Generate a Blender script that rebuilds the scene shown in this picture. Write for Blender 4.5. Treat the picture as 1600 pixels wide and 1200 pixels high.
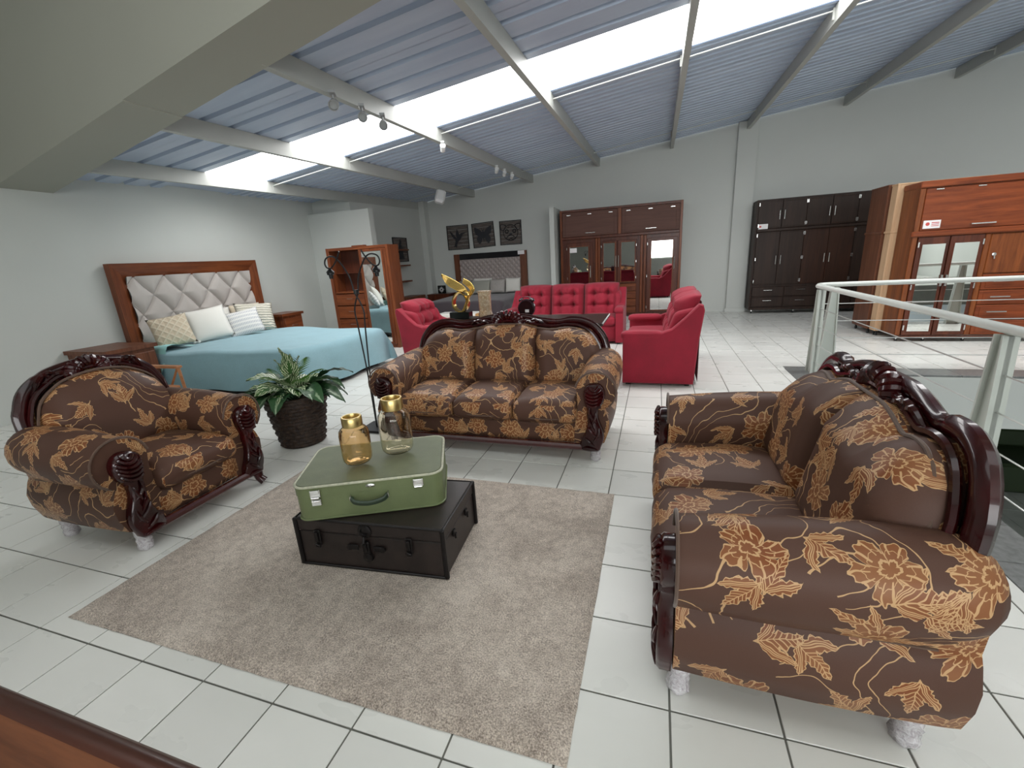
import bpy, bmesh, math, random
from math import sin, cos, pi, radians as R_, sqrt, atan2
from mathutils import Vector, Matrix
random.seed(7)
S = bpy.context.scene
for o in list(bpy.data.objects): bpy.data.objects.remove(o)
C = S.collection

# ------------------------------------------------------------------ camera, world, light, exposure
F_PX = 682.67; PITCH = 0.278938; ROLL = -0.06186984; YAW = -0.3258337; CAMZ = 1.44625
fw = Vector((sin(YAW)*cos(PITCH), cos(YAW)*cos(PITCH), -sin(PITCH)))
rt = Vector((cos(YAW), -sin(YAW), 0)); up = rt.cross(fw)
rt2 = cos(ROLL)*rt + sin(ROLL)*up; up2 = -sin(ROLL)*rt + cos(ROLL)*up
cam = bpy.data.cameras.new('camera'); co = bpy.data.objects.new('camera', cam); C.objects.link(co)
cam.sensor_fit = 'HORIZONTAL'; cam.sensor_width = 36; cam.lens = F_PX/1600*36; cam.clip_start = .02; cam.clip_end = 100
mw = Matrix((rt2, up2, -fw)).transposed().to_4x4(); mw.translation = (0, 0, CAMZ); co.matrix_world = mw
S.camera = co
S.view_settings.view_transform = 'Standard'; S.view_settings.look = 'None'; S.view_settings.gamma = 1
S.view_settings.use_curve_mapping = False; S.view_settings.exposure = 0.2
SKY_STRENGTH = .8; SKYLIGHT_EMIT = 6.8; WINDOW_EMIT = 5.5
w = bpy.data.worlds.new('world'); S.world = w; w.use_nodes = True
w.node_tree.nodes['Background'].inputs[0].default_value = (.80, .90, 1, 1)
w.node_tree.nodes['Background'].inputs[1].default_value = SKY_STRENGTH
def area(name, loc, rot, sx, sy, power, col=(1, 1, 1)):
    l = bpy.data.lights.new(name, 'AREA'); l.shape = 'RECTANGLE'; l.size = sx; l.size_y = sy; l.energy = power; l.color = col
    o = bpy.data.objects.new(name, l); C.objects.link(o); o.location = loc; o.rotation_euler = rot; return o
# added fill lamp above the camera, no opening there; brightens the near floor
area('added_front_fill', (0.5, 0.2, 4.15), (0, 0, 0), 9.0, 1.6, 60, (.95, .98, 1))

# ------------------------------------------------------------------ node helper
class NT:
    def __init__(s, name):
        s.m = bpy.data.materials.new(name); s.m.use_nodes = True; s.t = s.m.node_tree; s.n = s.t.nodes
        s.b = s.n['Principled BSDF']; s.out = s.n['Material Output']
    def inp(s, sock, v):
        if v is None: return
        if isinstance(v, bpy.types.NodeSocket): s.t.links.new(v, sock)
        elif isinstance(v, (tuple, list)) and len(v) == 3 and sock.type == 'RGBA': sock.default_value = (*v, 1)
        else: sock.default_value = v
    def M(s, op, a, b=None, c=None, clamp=False):
        n = s.n.new('ShaderNodeMath'); n.operation = op; n.use_clamp = clamp
        s.inp(n.inputs[0], a); s.inp(n.inputs[1], b)
        if c is not None: s.inp(n.inputs[2], c)
        return n.outputs[0]
    def V(s, op, a, b=None, sc=None):
        n = s.n.new('ShaderNodeVectorMath'); n.operation = op; s.inp(n.inputs[0], a)
        if b is not None: s.inp(n.inputs[1], b)
        if sc is not None: s.inp(n.inputs['Scale'], sc)
        return n.outputs[1] if op in ('LENGTH', 'DOT_PRODUCT', 'DISTANCE') else n.outputs[0]
    def coord(s, kind): return s.n.new('ShaderNodeTexCoord').outputs[kind]
    def map(s, v, sc=(1, 1, 1), rot=(0, 0, 0), loc=(0, 0, 0)):
        n = s.n.new('ShaderNodeMapping'); s.inp(n.inputs[0], v); n.inputs['Scale'].default_value = sc
        n.inputs['Rotation'].default_value = rot; n.inputs['Location'].default_value = loc; return n.outputs[0]
    def noise(s, v, sc, det=2, rough=.5, dist=0, out=0):
        n = s.n.new('ShaderNodeTexNoise'); s.inp(n.inputs['Vector'], v); n.inputs['Scale'].default_value = sc
        n.inputs['Detail'].default_value = det; n.inputs['Roughness'].default_value = rough; n.inputs['Distortion'].default_value = dist
        return n.outputs[out]
    def ramp(s, f, *st):
        n = s.n.new('ShaderNodeValToRGB'); s.inp(n.inputs[0], f); e = n.color_ramp.elements
        while len(e) < len(st): e.new(.5)
        for k, (p, c) in enumerate(st): e[k].position = p; e[k].color = (*c, 1) if len(c) == 3 else c
        return n.outputs[0]
    def mix(s, f, a, b, mode='MIX'):
        n = s.n.new('ShaderNodeMix'); n.data_type = 'RGBA'; n.blend_type = mode
        s.inp(n.inputs[0], f); s.inp(n.inputs[6], a); s.inp(n.inputs[7], b); return n.outputs[2]
    def sep(s, v):
        n = s.n.new('ShaderNodeSeparateXYZ'); s.inp(n.inputs[0], v); return n.outputs
    def comb(s, x, y, z=0.):
        n = s.n.new('ShaderNodeCombineXYZ'); s.inp(n.inputs[0], x); s.inp(n.inputs[1], y); s.inp(n.inputs[2], z); return n.outputs[0]
    def bump(s, h, st=.3, d=.01):
        n = s.n.new('ShaderNodeBump'); s.inp(n.inputs['Height'], h); n.inputs['Strength'].default_value = st
        n.inputs['Distance'].default_value = d; s.t.links.new(n.outputs[0], s.b.inputs['Normal'])
    def set(s, **k):
        for a, v in k.items(): s.inp(s.b.inputs[a.replace('_', ' ')], v)
        return s
def plain(name, col, rough=.5, metal=0., var=.06, sc=6, bump=0, **k):
    t = NT(name); c = t.coord('Object'); n = t.noise(c, sc, 4)
    lo = tuple(max(0, x*(1-var)) for x in col); hi = tuple(min(1, x*(1+var)) for x in col)
    t.set(Base_Color=t.ramp(n, (.3, lo), (.7, hi)), Roughness=rough, Metallic=metal, **k)
    if bump: t.bump(t.noise(c, sc*20, 2), bump, .004)
    return t.m
def wood(name, dark, light, axis='z', rough=.35, sc=1., coat=.2):
    t = NT(name); c = t.coord('Object'); s3 = {'x': (.6, 9, 9), 'y': (9, .6, 9), 'z': (9, 9, .6)}[axis]
    m = t.map(c, tuple(a*sc for a in s3)); n = t.noise(m, 1.6, 6, .6, .9); fine = t.noise(t.map(c, tuple(a*8*sc for a in s3)), 2., 3, .6)
    f = t.M('ADD', t.M('MULTIPLY', n, .8), t.M('MULTIPLY', fine, .25))
    t.set(Base_Color=t.ramp(f, (.35, dark), (.68, light)), Roughness=rough, Coat_Weight=coat*.6, Coat_Roughness=.15, Specular_IOR_Level=.3)
    t.bump(fine, .06, .002); return t.m

# ------------------------------------------------------------------ materials
MAT = {}
def wallmat(name, col):
    t = NT(name); c = t.coord('Object'); n = t.noise(c, .7, 4); n2 = t.noise(c, 60, 2)
    t.set(Base_Color=t.ramp(n, (.3, tuple(x*.97 for x in col)), (.7, tuple(min(1, x*1.03) for x in col))), Roughness=.75); t.bump(n2, .08, .002); return t.m
MAT['wall'] = wallmat('painted_wall', (.56, .58, .55))
MAT['front_wall'] = wallmat('dark_grey_front_wall', (.20, .20, .19))
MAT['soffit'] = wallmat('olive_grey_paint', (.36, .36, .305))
MAT['steel_paint'] = plain('grey_painted_steel', (.42, .43, .40), .45, 0, .04, 2)
t = NT('galvanised_sheet'); c = t.coord('Object'); n = t.noise(t.map(c, (.5, 5, 5)), 1.5, 4)
t.set(Base_Color=t.ramp(n, (.3, (.45, .525, .66)), (.7, (.53, .60, .72))), Roughness=.42, Metallic=.2); MAT['roof'] = t.m
def emis(name, col, st):
    t = NT(name); t.set(Base_Color=col, Emission_Color=col, Emission_Strength=st, Roughness=.5); return t.m
MAT['skylight'] = emis('daylit_translucent_sheet', (1, 1, 1), SKYLIGHT_EMIT)
MAT['daylit'] = emis('daylit_glass', (.97, .99, 1), WINDOW_EMIT)
# floor tile: every tile a slightly different tone, found from its place in the grid
TS = .33; TX0 = -7.75226*TS; TY0 = 2.50567*TS
t = NT('ceramic_tile'); g = t.n.new('ShaderNodeNewGeometry').outputs['Position']
q = t.V('SCALE', t.V('SUBTRACT', g, (TX0, TY0, 0)), sc=1/TS); qs = t.sep(q)
cell = t.comb(t.M('FLOOR', qs[0]), t.M('FLOOR', qs[1]))
wn = t.n.new('ShaderNodeTexWhiteNoise'); wn.noise_dimensions = '2D'; t.inp(wn.inputs[0], cell)
off = t.V('ADD', g, t.V('SCALE', wn.outputs[1], sc=9.))
cl = t.noise(t.map(off, (1, 1.8, 1)), 4, 3, .5, 0); base = t.ramp(cl, (.1, (.74, .745, .70)), (.9, (.79, .79, .75)))
tone = t.M('ADD', t.M('MULTIPLY', wn.outputs[0], .09), .955)
t.set(Base_Color=t.mix(1., base, t.comb(tone, tone, tone), 'MULTIPLY'), Roughness=t.ramp(cl, (.3, (.26,)*3), (.7, (.34,)*3)), Specular_IOR_Level=.5)
t.bump(t.noise(g, 30, 2), .03, .002); MAT['tile'] = t.m
MAT['grout'] = plain('dark_grout', (.16, .16, .14), .9)
MAT['granite'] = plain('dark_grey_kerb_tile', (.17, .175, .17), .28, 0, .25, 30)
MAT['lower_tile'] = plain('lower_floor_tile', (.36, .38, .35), .3, 0, .12, 5)
# rug
t = NT('taupe_pile'); c = t.coord('Object'); n1 = t.noise(c, 2.2, 3, .6, .5); n2 = t.noise(c, 170, 3, .8); n3 = t.noise(c, 28, 3, .6)
f = t.M('ADD', t.M('MULTIPLY', n1, .22), t.M('ADD', t.M('MULTIPLY', n2, .62), t.M('MULTIPLY', n3, .16)))
t.set(Base_Color=t.ramp(f, (.40, (.25, .195, .155)), (.5, (.60, .50, .415)), (.60, (.95, .84, .73))), Roughness=1., Sheen_Weight=.3, Specular_IOR_Level=.1)
t.bump(t.M('ADD', n2, t.M('MULTIPLY', n3, .5)), .9, .012); MAT['rug'] = t.m
# woods
MAT['red_wood_z'] = wood('red_brown_wood_upright', (.075, .018, .007), (.22, .062, .02), 'z')
MAT['red_wood_y'] = wood('red_brown_wood_along', (.075, .018, .007), (.22, .062, .02), 'y')
MAT['red_wood_x'] = wood('red_brown_wood_across', (.075, .018, .007), (.22, .062, .02), 'x')
MAT['brown_panel'] = wood('brown_panel_wood', (.085, .035, .024), (.125, .054, .038), 'x', .5, 1., 0)
MAT['dark_red_z'] = wood('dark_reddish_wood', (.05, .012, .006), (.12, .032, .015), 'z')
MAT['mahogany_z'] = wood('bright_mahogany_upright', (.10, .024, .006), (.25, .070, .016), 'z', .4)
MAT['mahogany_x'] = wood('bright_mahogany_across', (.11, .021, .005), (.26, .058, .014), 'x', .4)
MAT['walnut_z'] = wood('mid_brown_wood', (.085, .028, .013), (.18, .066, .032), 'z', .5)
MAT['pale_wood'] = wood('pale_unfinished_wood', (.52, .33, .19), (.66, .44, .27), 'z', .6, 1, 0)
MAT['espresso'] = wood('espresso_wood', (.016, .008, .005), (.038, .019, .012), 'z', .5, 1., 0)
MAT['espresso_warm'] = wood('warm_espresso_wood', (.020, .007, .003), (.052, .018, .008), 'z', .5, 1., 0)
MAT['oak'] = wood('honey_oak', (.36, .19, .07), (.55, .32, .14), 'x', .5, 1, 0)
MAT['chair_wood'] = wood('light_chair_wood', (.30, .12, .045), (.48, .21, .09), 'x', .45)
MAT['table_wood'] = wood('foreground_table_wood', (.07, .022, .009), (.19, .065, .026), 'x', .4)
MAT['table_edge'] = wood('dark_table_edge', (.035, .012, .008), (.075, .026, .017), 'x', .3)
MAT['console'] = wood('dark_tabletop_wood', (.018, .010, .009), (.04, .02, .017), 'x', .3)
t = NT('lacquered_carved_wood'); c = t.coord('Object'); n = t.noise(c, 7, 4)
t.set(Base_Color=t.ramp(n, (.3, (.009, .0012, .0012)), (.75, (.052, .003, .004))), Roughness=.22, Coat_Weight=.45, Coat_Roughness=.03, Specular_IOR_Level=.3); MAT['lacquer'] = t.m
t = NT('red_lacquered_rail'); c = t.coord('Object'); n = t.noise(c, 7, 4)
t.set(Base_Color=t.ramp(n, (.3, (.035, .003, .003)), (.75, (.075, .006, .005))), Roughness=.25, Coat_Weight=.7, Coat_Roughness=.1); MAT['rail_red'] = t.m
# metals
MAT['chrome'] = plain('brushed_chrome', (.75, .75, .73), .25, 1)
MAT['gold'] = plain('polished_gold', (.72, .50, .16), .2, 1)
MAT['brass'] = plain('brushed_brass', (.62, .47, .20), .32, 1)
MAT['black_metal'] = plain('black_metal', (.012, .012, .013), .4, .3)
MAT['black_gloss'] = plain('black_gloss', (.008, .010, .010), .12)
MAT['rail_paint'] = plain('pale_grey_green_paint', (.50, .53, .48), .35, 0, .04, 3)
MAT['rail_top'] = plain('pale_handrail_paint', (.62, .64, .60), .25, 0, .04, 3)
MAT['cable'] = plain('steel_cable', (.62, .63, .60), .3, .7)
t = NT('mirror_glass'); t.set(Base_Color=(.86, .88, .86), Metallic=1., Roughness=.015); MAT['mirror'] = t.m
MAT['dark_mirror'] = plain('smoked_mirror', (.02, .02, .022), .08)
MAT['white_plastic'] = plain('white_plastic', (.75, .76, .75), .4)
MAT['grey_plastic'] = plain('grey_plastic', (.35, .36, .36), .4)
MAT['card'] = plain('white_card', (.82, .80, .80), .6)
MAT['red_ink'] = plain('red_print', (.55, .08, .07), .6)
MAT['grey_ink'] = plain('grey_print', (.45, .42, .45), .6)
# fabrics
def fabric(name, col, rough=.85, var=.12, sheen=.3, sc=400, big=3):
    t = NT(name); c = t.coord('Object'); n = t.noise(c, sc, 2); b = t.noise(c, big, 3)
    f = t.M('ADD', t.M('MULTIPLY', n, .5), t.M('MULTIPLY', b, .5))
    t.set(Base_Color=t.ramp(f, (.35, tuple(x*(1-var) for x in col)), (.65, tuple(min(1, x*(1+var)) for x in col))), Roughness=rough, Sheen_Weight=sheen)
    t.bump(n, .25, .002); return t.m
MAT['red_velvet'] = fabric('red_velvet', (.27, .005, .022), .8, .22, .12, 260, 5)
MAT['teal'] = fabric('light_blue_cover', (.25, .42, .475), .9, .07, .2, 90, 5)
MAT['aqua'] = fabric('aqua_cover_corner', (.30, .62, .60), .8, .06, .2)
MAT['mauve'] = fabric('dark_mauve_cover', (.085, .068, .078), .9, .08)
MAT['linen'] = fabric('beige_linen', (.47, .43, .40), .85, .05)
MAT['tuft2'] = fabric('champagne_fabric', (.36, .31, .29), .55, .08)
MAT['white_cloth'] = fabric('white_cloth', (.78, .76, .70), .9, .04)
MAT['grey_cloth'] = fabric('sage_grey_cloth', (.36, .36, .31), .8, .06)
MAT['silver_cloth'] = fabric('silvery_cloth', (.42, .39, .36), .6, .2, .3, 60)
MAT['beige_cloth'] = fabric('beige_cloth', (.62, .53, .40), .9, .08)
MAT['olive_cloth'] = fabric('taupe_cloth', (.30, .27, .23), .9, .06)
t = NT('beige_lattice_cloth'); u = t.coord('UV'); s = t.sep(t.map(u, (1, 1, 1), (0, 0, R_(45))))
a = t.M('ABSOLUTE', t.M('SINE', t.M('MULTIPLY', s[0], 44))); b = t.M('ABSOLUTE', t.M('SINE', t.M('MULTIPLY', s[1], 44))); mn = t.M('MINIMUM', a, b)
t.set(Base_Color=t.ramp(mn, (.0, (.70, .63, .50)), (.45, (.58, .48, .35))), Roughness=.9); t.bump(t.M('SUBTRACT', 1., mn), .8, .012); MAT['lattice'] = t.m
t = NT('cream_ribbed_cloth'); u = t.coord('UV'); s = t.sep(u); n = t.noise(u, 22, 2)
a = t.M('SINE', t.M('ADD', t.M('MULTIPLY', s[1], 150), t.M('MULTIPLY', n, 5)))
t.set(Base_Color=t.ramp(a, (.2, (.60, .57, .47)), (.8, (.76, .73, .63))), Roughness=.95); t.bump(a, .8, .01); MAT['ribbed'] = t.m
t = NT('grey_dash_cloth'); u = t.coord('UV'); s = t.sep(u); n = t.noise(t.map(u, (8, 60, 1)), 1.5, 2)
row = t.M('GREATER_THAN', t.M('SINE', t.M('MULTIPLY', s[1], 100)), -.25); dash = t.M('GREATER_THAN', t.M('SINE', t.M('ADD', t.M('MULTIPLY', s[0], 280), t.M('MULTIPLY', n, 6))), .1)
f = t.M('MULTIPLY', row, dash); t.set(Base_Color=t.mix(f, (.74, .73, .70), (.40, .42, .46)), Roughness=.9); MAT['dash'] = t.m
# brown floral damask
def floral(name, base, fill, gold, rough=.5, seed=0., dens=1.):
    t = NT(name); u = t.V('ADD', t.coord('UV'), (seed, seed*.7, 0))
    wv = t.V('SCALE', t.V('SUBTRACT', t.noise(u, 9, 2, out=1), (.5, .5, .5)), sc=.07); p = t.V('ADD', u, wv); p = t.V('MULTIPLY', p, (1, 1, 0))
    wv2 = t.M('MULTIPLY', t.M('SUBTRACT', t.noise(u, 70, 2), .5), .012)
    def cells(size, rnd, shift):
        n = t.n.new('ShaderNodeTexVoronoi'); n.voronoi_dimensions = '2D'; n.feature = 'F1'
        pp = t.V('ADD', p, (shift, shift*1.3, 0)); t.inp(n.inputs['Vector'], pp); n.inputs['Scale'].default_value = 1/size; n.inputs['Randomness'].default_value = rnd
        l = t.V('SUBTRACT', pp, n.outputs['Position']); rc = t.sep(n.outputs['Color']); return l, rc
    def rot(x, y, a):
        ca = t.M('COSINE', a); sa = t.M('SINE', a)
        return t.M('SUBTRACT', t.M('MULTIPLY', x, ca), t.M('MULTIPLY', y, sa)), t.M('ADD', t.M('MULTIPLY', x, sa), t.M('MULTIPLY', y, ca))
    # flowers
    l, rc = cells(.27*dens, .6, 3.1); s = t.sep(l); th = t.M('ARCTAN2', s[1], s[0]); r = t.V('LENGTH', l)
    ph = t.M('MULTIPLY', rc[0], 6.28); ang = t.M('ADD', t.M('MULTIPLY', th, 2.5), ph); pet = t.M('ABSOLUTE', t.M('SINE', ang))
    Rr = t.M('ADD', t.M('MULTIPLY', t.M('SQRT', pet), .042), t.M('ADD', .040, t.M('MULTIPLY', t.M('SINE', t.M('MULTIPLY', th, 19)), .0035)))
    Rr = t.M('ADD', Rr, wv2); d = t.M('SUBTRACT', Rr, r); ok = t.M('GREATER_THAN', rc[1], .12)
    fm = t.M('MULTIPLY', t.M('GREATER_THAN', d, 0.), ok)
    def line(x, wd): return t.M('LESS_THAN', t.M('ABSOLUTE', x), wd)
    o1 = line(t.M('SUBTRACT', d, .0015), .0022)
    o2 = line(t.M('SUBTRACT', t.M('MULTIPLY', Rr, .62), r), .0012); o3 = line(t.M('SUBTRACT', t.M('MULTIPLY', Rr, .26), r), .003)
    o4 = t.M('MULTIPLY', t.M('LESS_THAN', pet, .10), t.M('GREATER_THAN', r, .012))
    vein = t.M('MULTIPLY', t.M('GREATER_THAN', t.M('SINE', t.M('MULTIPLY', ang, 6)), .80), t.M('GREATER_THAN', r, .034))
    fo = t.M('MULTIPLY', fm, t.M('MAXIMUM', t.M('MAXIMUM', t.M('MAXIMUM', o1, o2), o3), t.M('MAXIMUM', o4, vein)))
    # leaf sprays
    def leaf(x, y, L, W):
        tt = t.M('DIVIDE', x, L); tc = t.M('MINIMUM', t.M('MAXIMUM', tt, 0.), 1.)
        prof = t.M('SINE', t.M('MULTIPLY', t.M('POWER', tc, .8), pi)); jag = t.M('ADD', 1., t.M('MULTIPLY', t.M('PINGPONG', t.M('MULTIPLY', tt, 6.), .5), -.55))
        return t.M('SUBTRACT', t.M('MULTIPLY', t.M('MULTIPLY', prof, jag), W), y)
    def spray(size, shift, thr):
        l, rc = cells(size, .85, shift); s = t.sep(l); x, y = rot(s[0], s[1], t.M('MULTIPLY', rc[0], 6.28)); ya = t.M('ABSOLUTE', y)
        x = t.M('ADD', x, .05)
        d0 = leaf(x, ya, .150, .029); cx, sx = cos(.72), sin(.72)
        x1 = t.M('ADD', t.M('MULTIPLY', t.M('SUBTRACT', x, .01), cx), t.M('MULTIPLY', ya, sx)); y1 = t.M('SUBTRACT', t.M('MULTIPLY', ya, cx), t.M('MULTIPLY', t.M('SUBTRACT', x, .01), sx))
        y1a = t.M('ABSOLUTE', y1); d1 = leaf(x1, y1a, .112, .023); dd = t.M('SUBTRACT', t.M('ADD', t.M('MAXIMUM', d0, d1), t.M('MULTIPLY', wv2, .4)), .0028); okk = t.M('GREATER_THAN', rc[1], thr)
        lm = t.M('MULTIPLY', t.M('GREATER_THAN', dd, 0.), okk)
        rib = t.M('MAXIMUM', t.M('MULTIPLY', line(y1a, .0014), t.M('GREATER_THAN', d1, 0.)), line(ya, .0014))
        vn = t.M('GREATER_THAN', t.M('SINE', t.M('MULTIPLY', t.M('SUBTRACT', x, t.M('MULTIPLY', ya, 1.1)), 420.)), .72)
        edge = line(t.M('SUBTRACT', dd, .001), .0017)
        return lm, t.M('MULTIPLY', lm, t.M('MAXIMUM', t.M('MAXIMUM', rib, edge), vn))
    l1, lo1 = spray(.225*dens, 7.7, .15); l2, lo2 = spray(.27*dens, 12.3, .25)
    nf = t.M('SUBTRACT', 1., fm); l1 = t.M('MULTIPLY', l1, nf); lo1 = t.M('MULTIPLY', lo1, nf); l2 = t.M('MULTIPLY', l2, nf); lo2 = t.M('MULTIPLY', lo2, nf)
    mask = t.M('MAXIMUM', fm, t.M('MAXIMUM', l1, l2)); outl = t.M('MAXIMUM', fo, t.M('MAXIMUM', lo1, lo2))
    vn = t.noise(p, 3.4, 0); gate = t.M('GREATER_THAN', t.noise(p, 2.1, 0), .44)
    vine = t.M('MULTIPLY', t.M('MAXIMUM', line(t.M('SUBTRACT', vn, .47), .0034), t.M('MAXIMUM', line(t.M('SUBTRACT', vn, .58), .0034), line(t.M('SUBTRACT', vn, .39), .003))), gate)
    vine = t.M('MULTIPLY', vine, t.M('SUBTRACT', 1., mask))
    g = t.M('MAXIMUM', outl, vine); fine = t.noise(u, 500, 1); big = t.noise(u, 5, 2)
    bcol = t.mix(fine, tuple(x*.85 for x in base), tuple(x*1.12 for x in base))
    fcol = t.mix(t.ramp(big, (.35, (0,)*3), (.65, (1,)*3)), fill, tuple(a*.8+b*.2 for a, b in zip(fill, gold)))
    col = t.mix(t.M('MULTIPLY', mask, .8), bcol, fcol); col = t.mix(t.M('MULTIPLY', g, .9), col, gold)
    t.set(Base_Color=col, Roughness=t.M('SUBTRACT', rough, t.M('MULTIPLY', mask, .12)), Sheen_Weight=.0, Specular_IOR_Level=.22)
    t.bump(t.M('ADD', t.M('MULTIPLY', mask, .6), t.M('MULTIPLY', fine, .4)), .25, .002); return t.m
MAT['floral'] = floral('brown_floral_damask', (.092, .045, .031), (.23, .066, .017), (.58, .36, .18))
MAT['piping_brown'] = fabric('brown_piping', (.10, .055, .035), .7)
# wrapped feet, glass, leather
t = NT('cling_wrap'); c = t.coord('Object'); n = t.noise(c, 45, 4, .7, 1.5)
t.set(Base_Color=t.ramp(n, (.3, (.42, .36, .40)), (.6, (.80, .78, .80))), Roughness=.22, Coat_Weight=.6); t.bump(n, .9, .012); MAT['wrap'] = t.m
def glass(name, col, rough=.02):
    t = NT(name); t.set(Base_Color=col, Roughness=rough, Transmission_Weight=1., IOR=1.35); return t.m
MAT['amber'] = glass('amber_glass', (1., .80, .54)); MAT['pale_amber'] = glass('pale_amber_glass', (1., .95, .84))
t = NT('crackled_gold_glass'); c = t.coord('Object'); n = t.noise(c, 40, 3)
t.set(Base_Color=t.ramp(n, (.4, (.80, .66, .46)), (.6, (1., .93, .80))), Roughness=.12, Transmission_Weight=.85, IOR=1.35); t.bump(n, .35, .006); MAT['crackle'] = t.m
MAT['green_case'] = plain('green_leatherette', (.155, .19, .085), .42, 0, .1, 9, .25)
MAT['green_top'] = plain('faded_green_lid', (.135, .155, .085), .5, 0, .1, 14, .3)
MAT['cream_piping'] = plain('worn_cream_piping', (.50, .50, .38), .5, 0, .2, 60)
MAT['trunk'] = plain('dark_brown_leather', (.022, .015, .013), .42, 0, .35, 12, .3)
MAT['trunk_metal'] = plain('blackened_metal', (.014, .012, .012), .35, .5)
MAT['green_handle'] = plain('dark_green_handle', (.03, .05, .03), .4)
t = NT('woven_seagrass'); c = t.coord('Object'); n = t.noise(c, 45, 3, .6)
t.set(Base_Color=t.ramp(n, (.35, (.010, .005, .003)), (.75, (.065, .033, .018))), Roughness=.6); t.bump(n, .9, .01); MAT['weave'] = t.m
# leaves
def leafmat(name, edge, mid, mode):
    t = NT(name); u = t.coord('UV'); s = t.sep(u); ay = t.M('ABSOLUTE', t.M('SUBTRACT', s[1], .5)); n = t.noise(u, 9, 3)
    if mode == 'stripe':
        v = t.M('SINE', t.M('ADD', t.M('MULTIPLY', t.M('SUBTRACT', s[0], t.M('MULTIPLY', ay, .9)), 44), t.M('MULTIPLY', n, 3)))
        v = t.M('SUBTRACT', v, t.M('MULTIPLY', t.M('LESS_THAN', ay, .10), 2))
    elif mode == 'patch': v = t.M('SUBTRACT', 1.2, t.M('ADD', t.M('MULTIPLY', ay, 4.4), t.M('MULTIPLY', n, .6)))
    else: v = t.M('SUBTRACT', n, .8)
    t.set(Base_Color=t.ramp(v, (.35, edge), (.6, mid)), Roughness=.4, Subsurface_Weight=0.); return t.m
MAT['leaf_stripe'] = leafmat('striped_leaf', (.05, .13, .03), (.74, .78, .55), 'stripe')
MAT['leaf_pale'] = leafmat('pale_grey_green_leaf', (.03, .09, .03), (.26, .36, .22), 'patch')
MAT['leaf_dark'] = leafmat('dark_green_leaf', (.012, .05, .018), (.04, .11, .03), 'plain')
MAT['leaf_fern'] = leafmat('fern_leaf', (.06, .15, .02), (.20, .33, .05), 'plain')
t = NT('picture_boards'); c = t.coord('Object'); n = t.noise(t.map(c, (2, 2, 14)), 3, 4)
t.set(Base_Color=t.ramp(n, (.3, (.06, .05, .043)), (.7, (.145, .12, .105))), Roughness=.8); MAT['boards'] = t.m
MAT['silhouette'] = plain('black_cut_metal', (.008, .009, .014), .5)
MAT['maroon_gloss'] = plain('dark_maroon_gloss', (.018, .004, .007), .2)
MAT['bottle_green'] = plain('dark_green_vinyl', (.02, .035, .012), .5)

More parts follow.
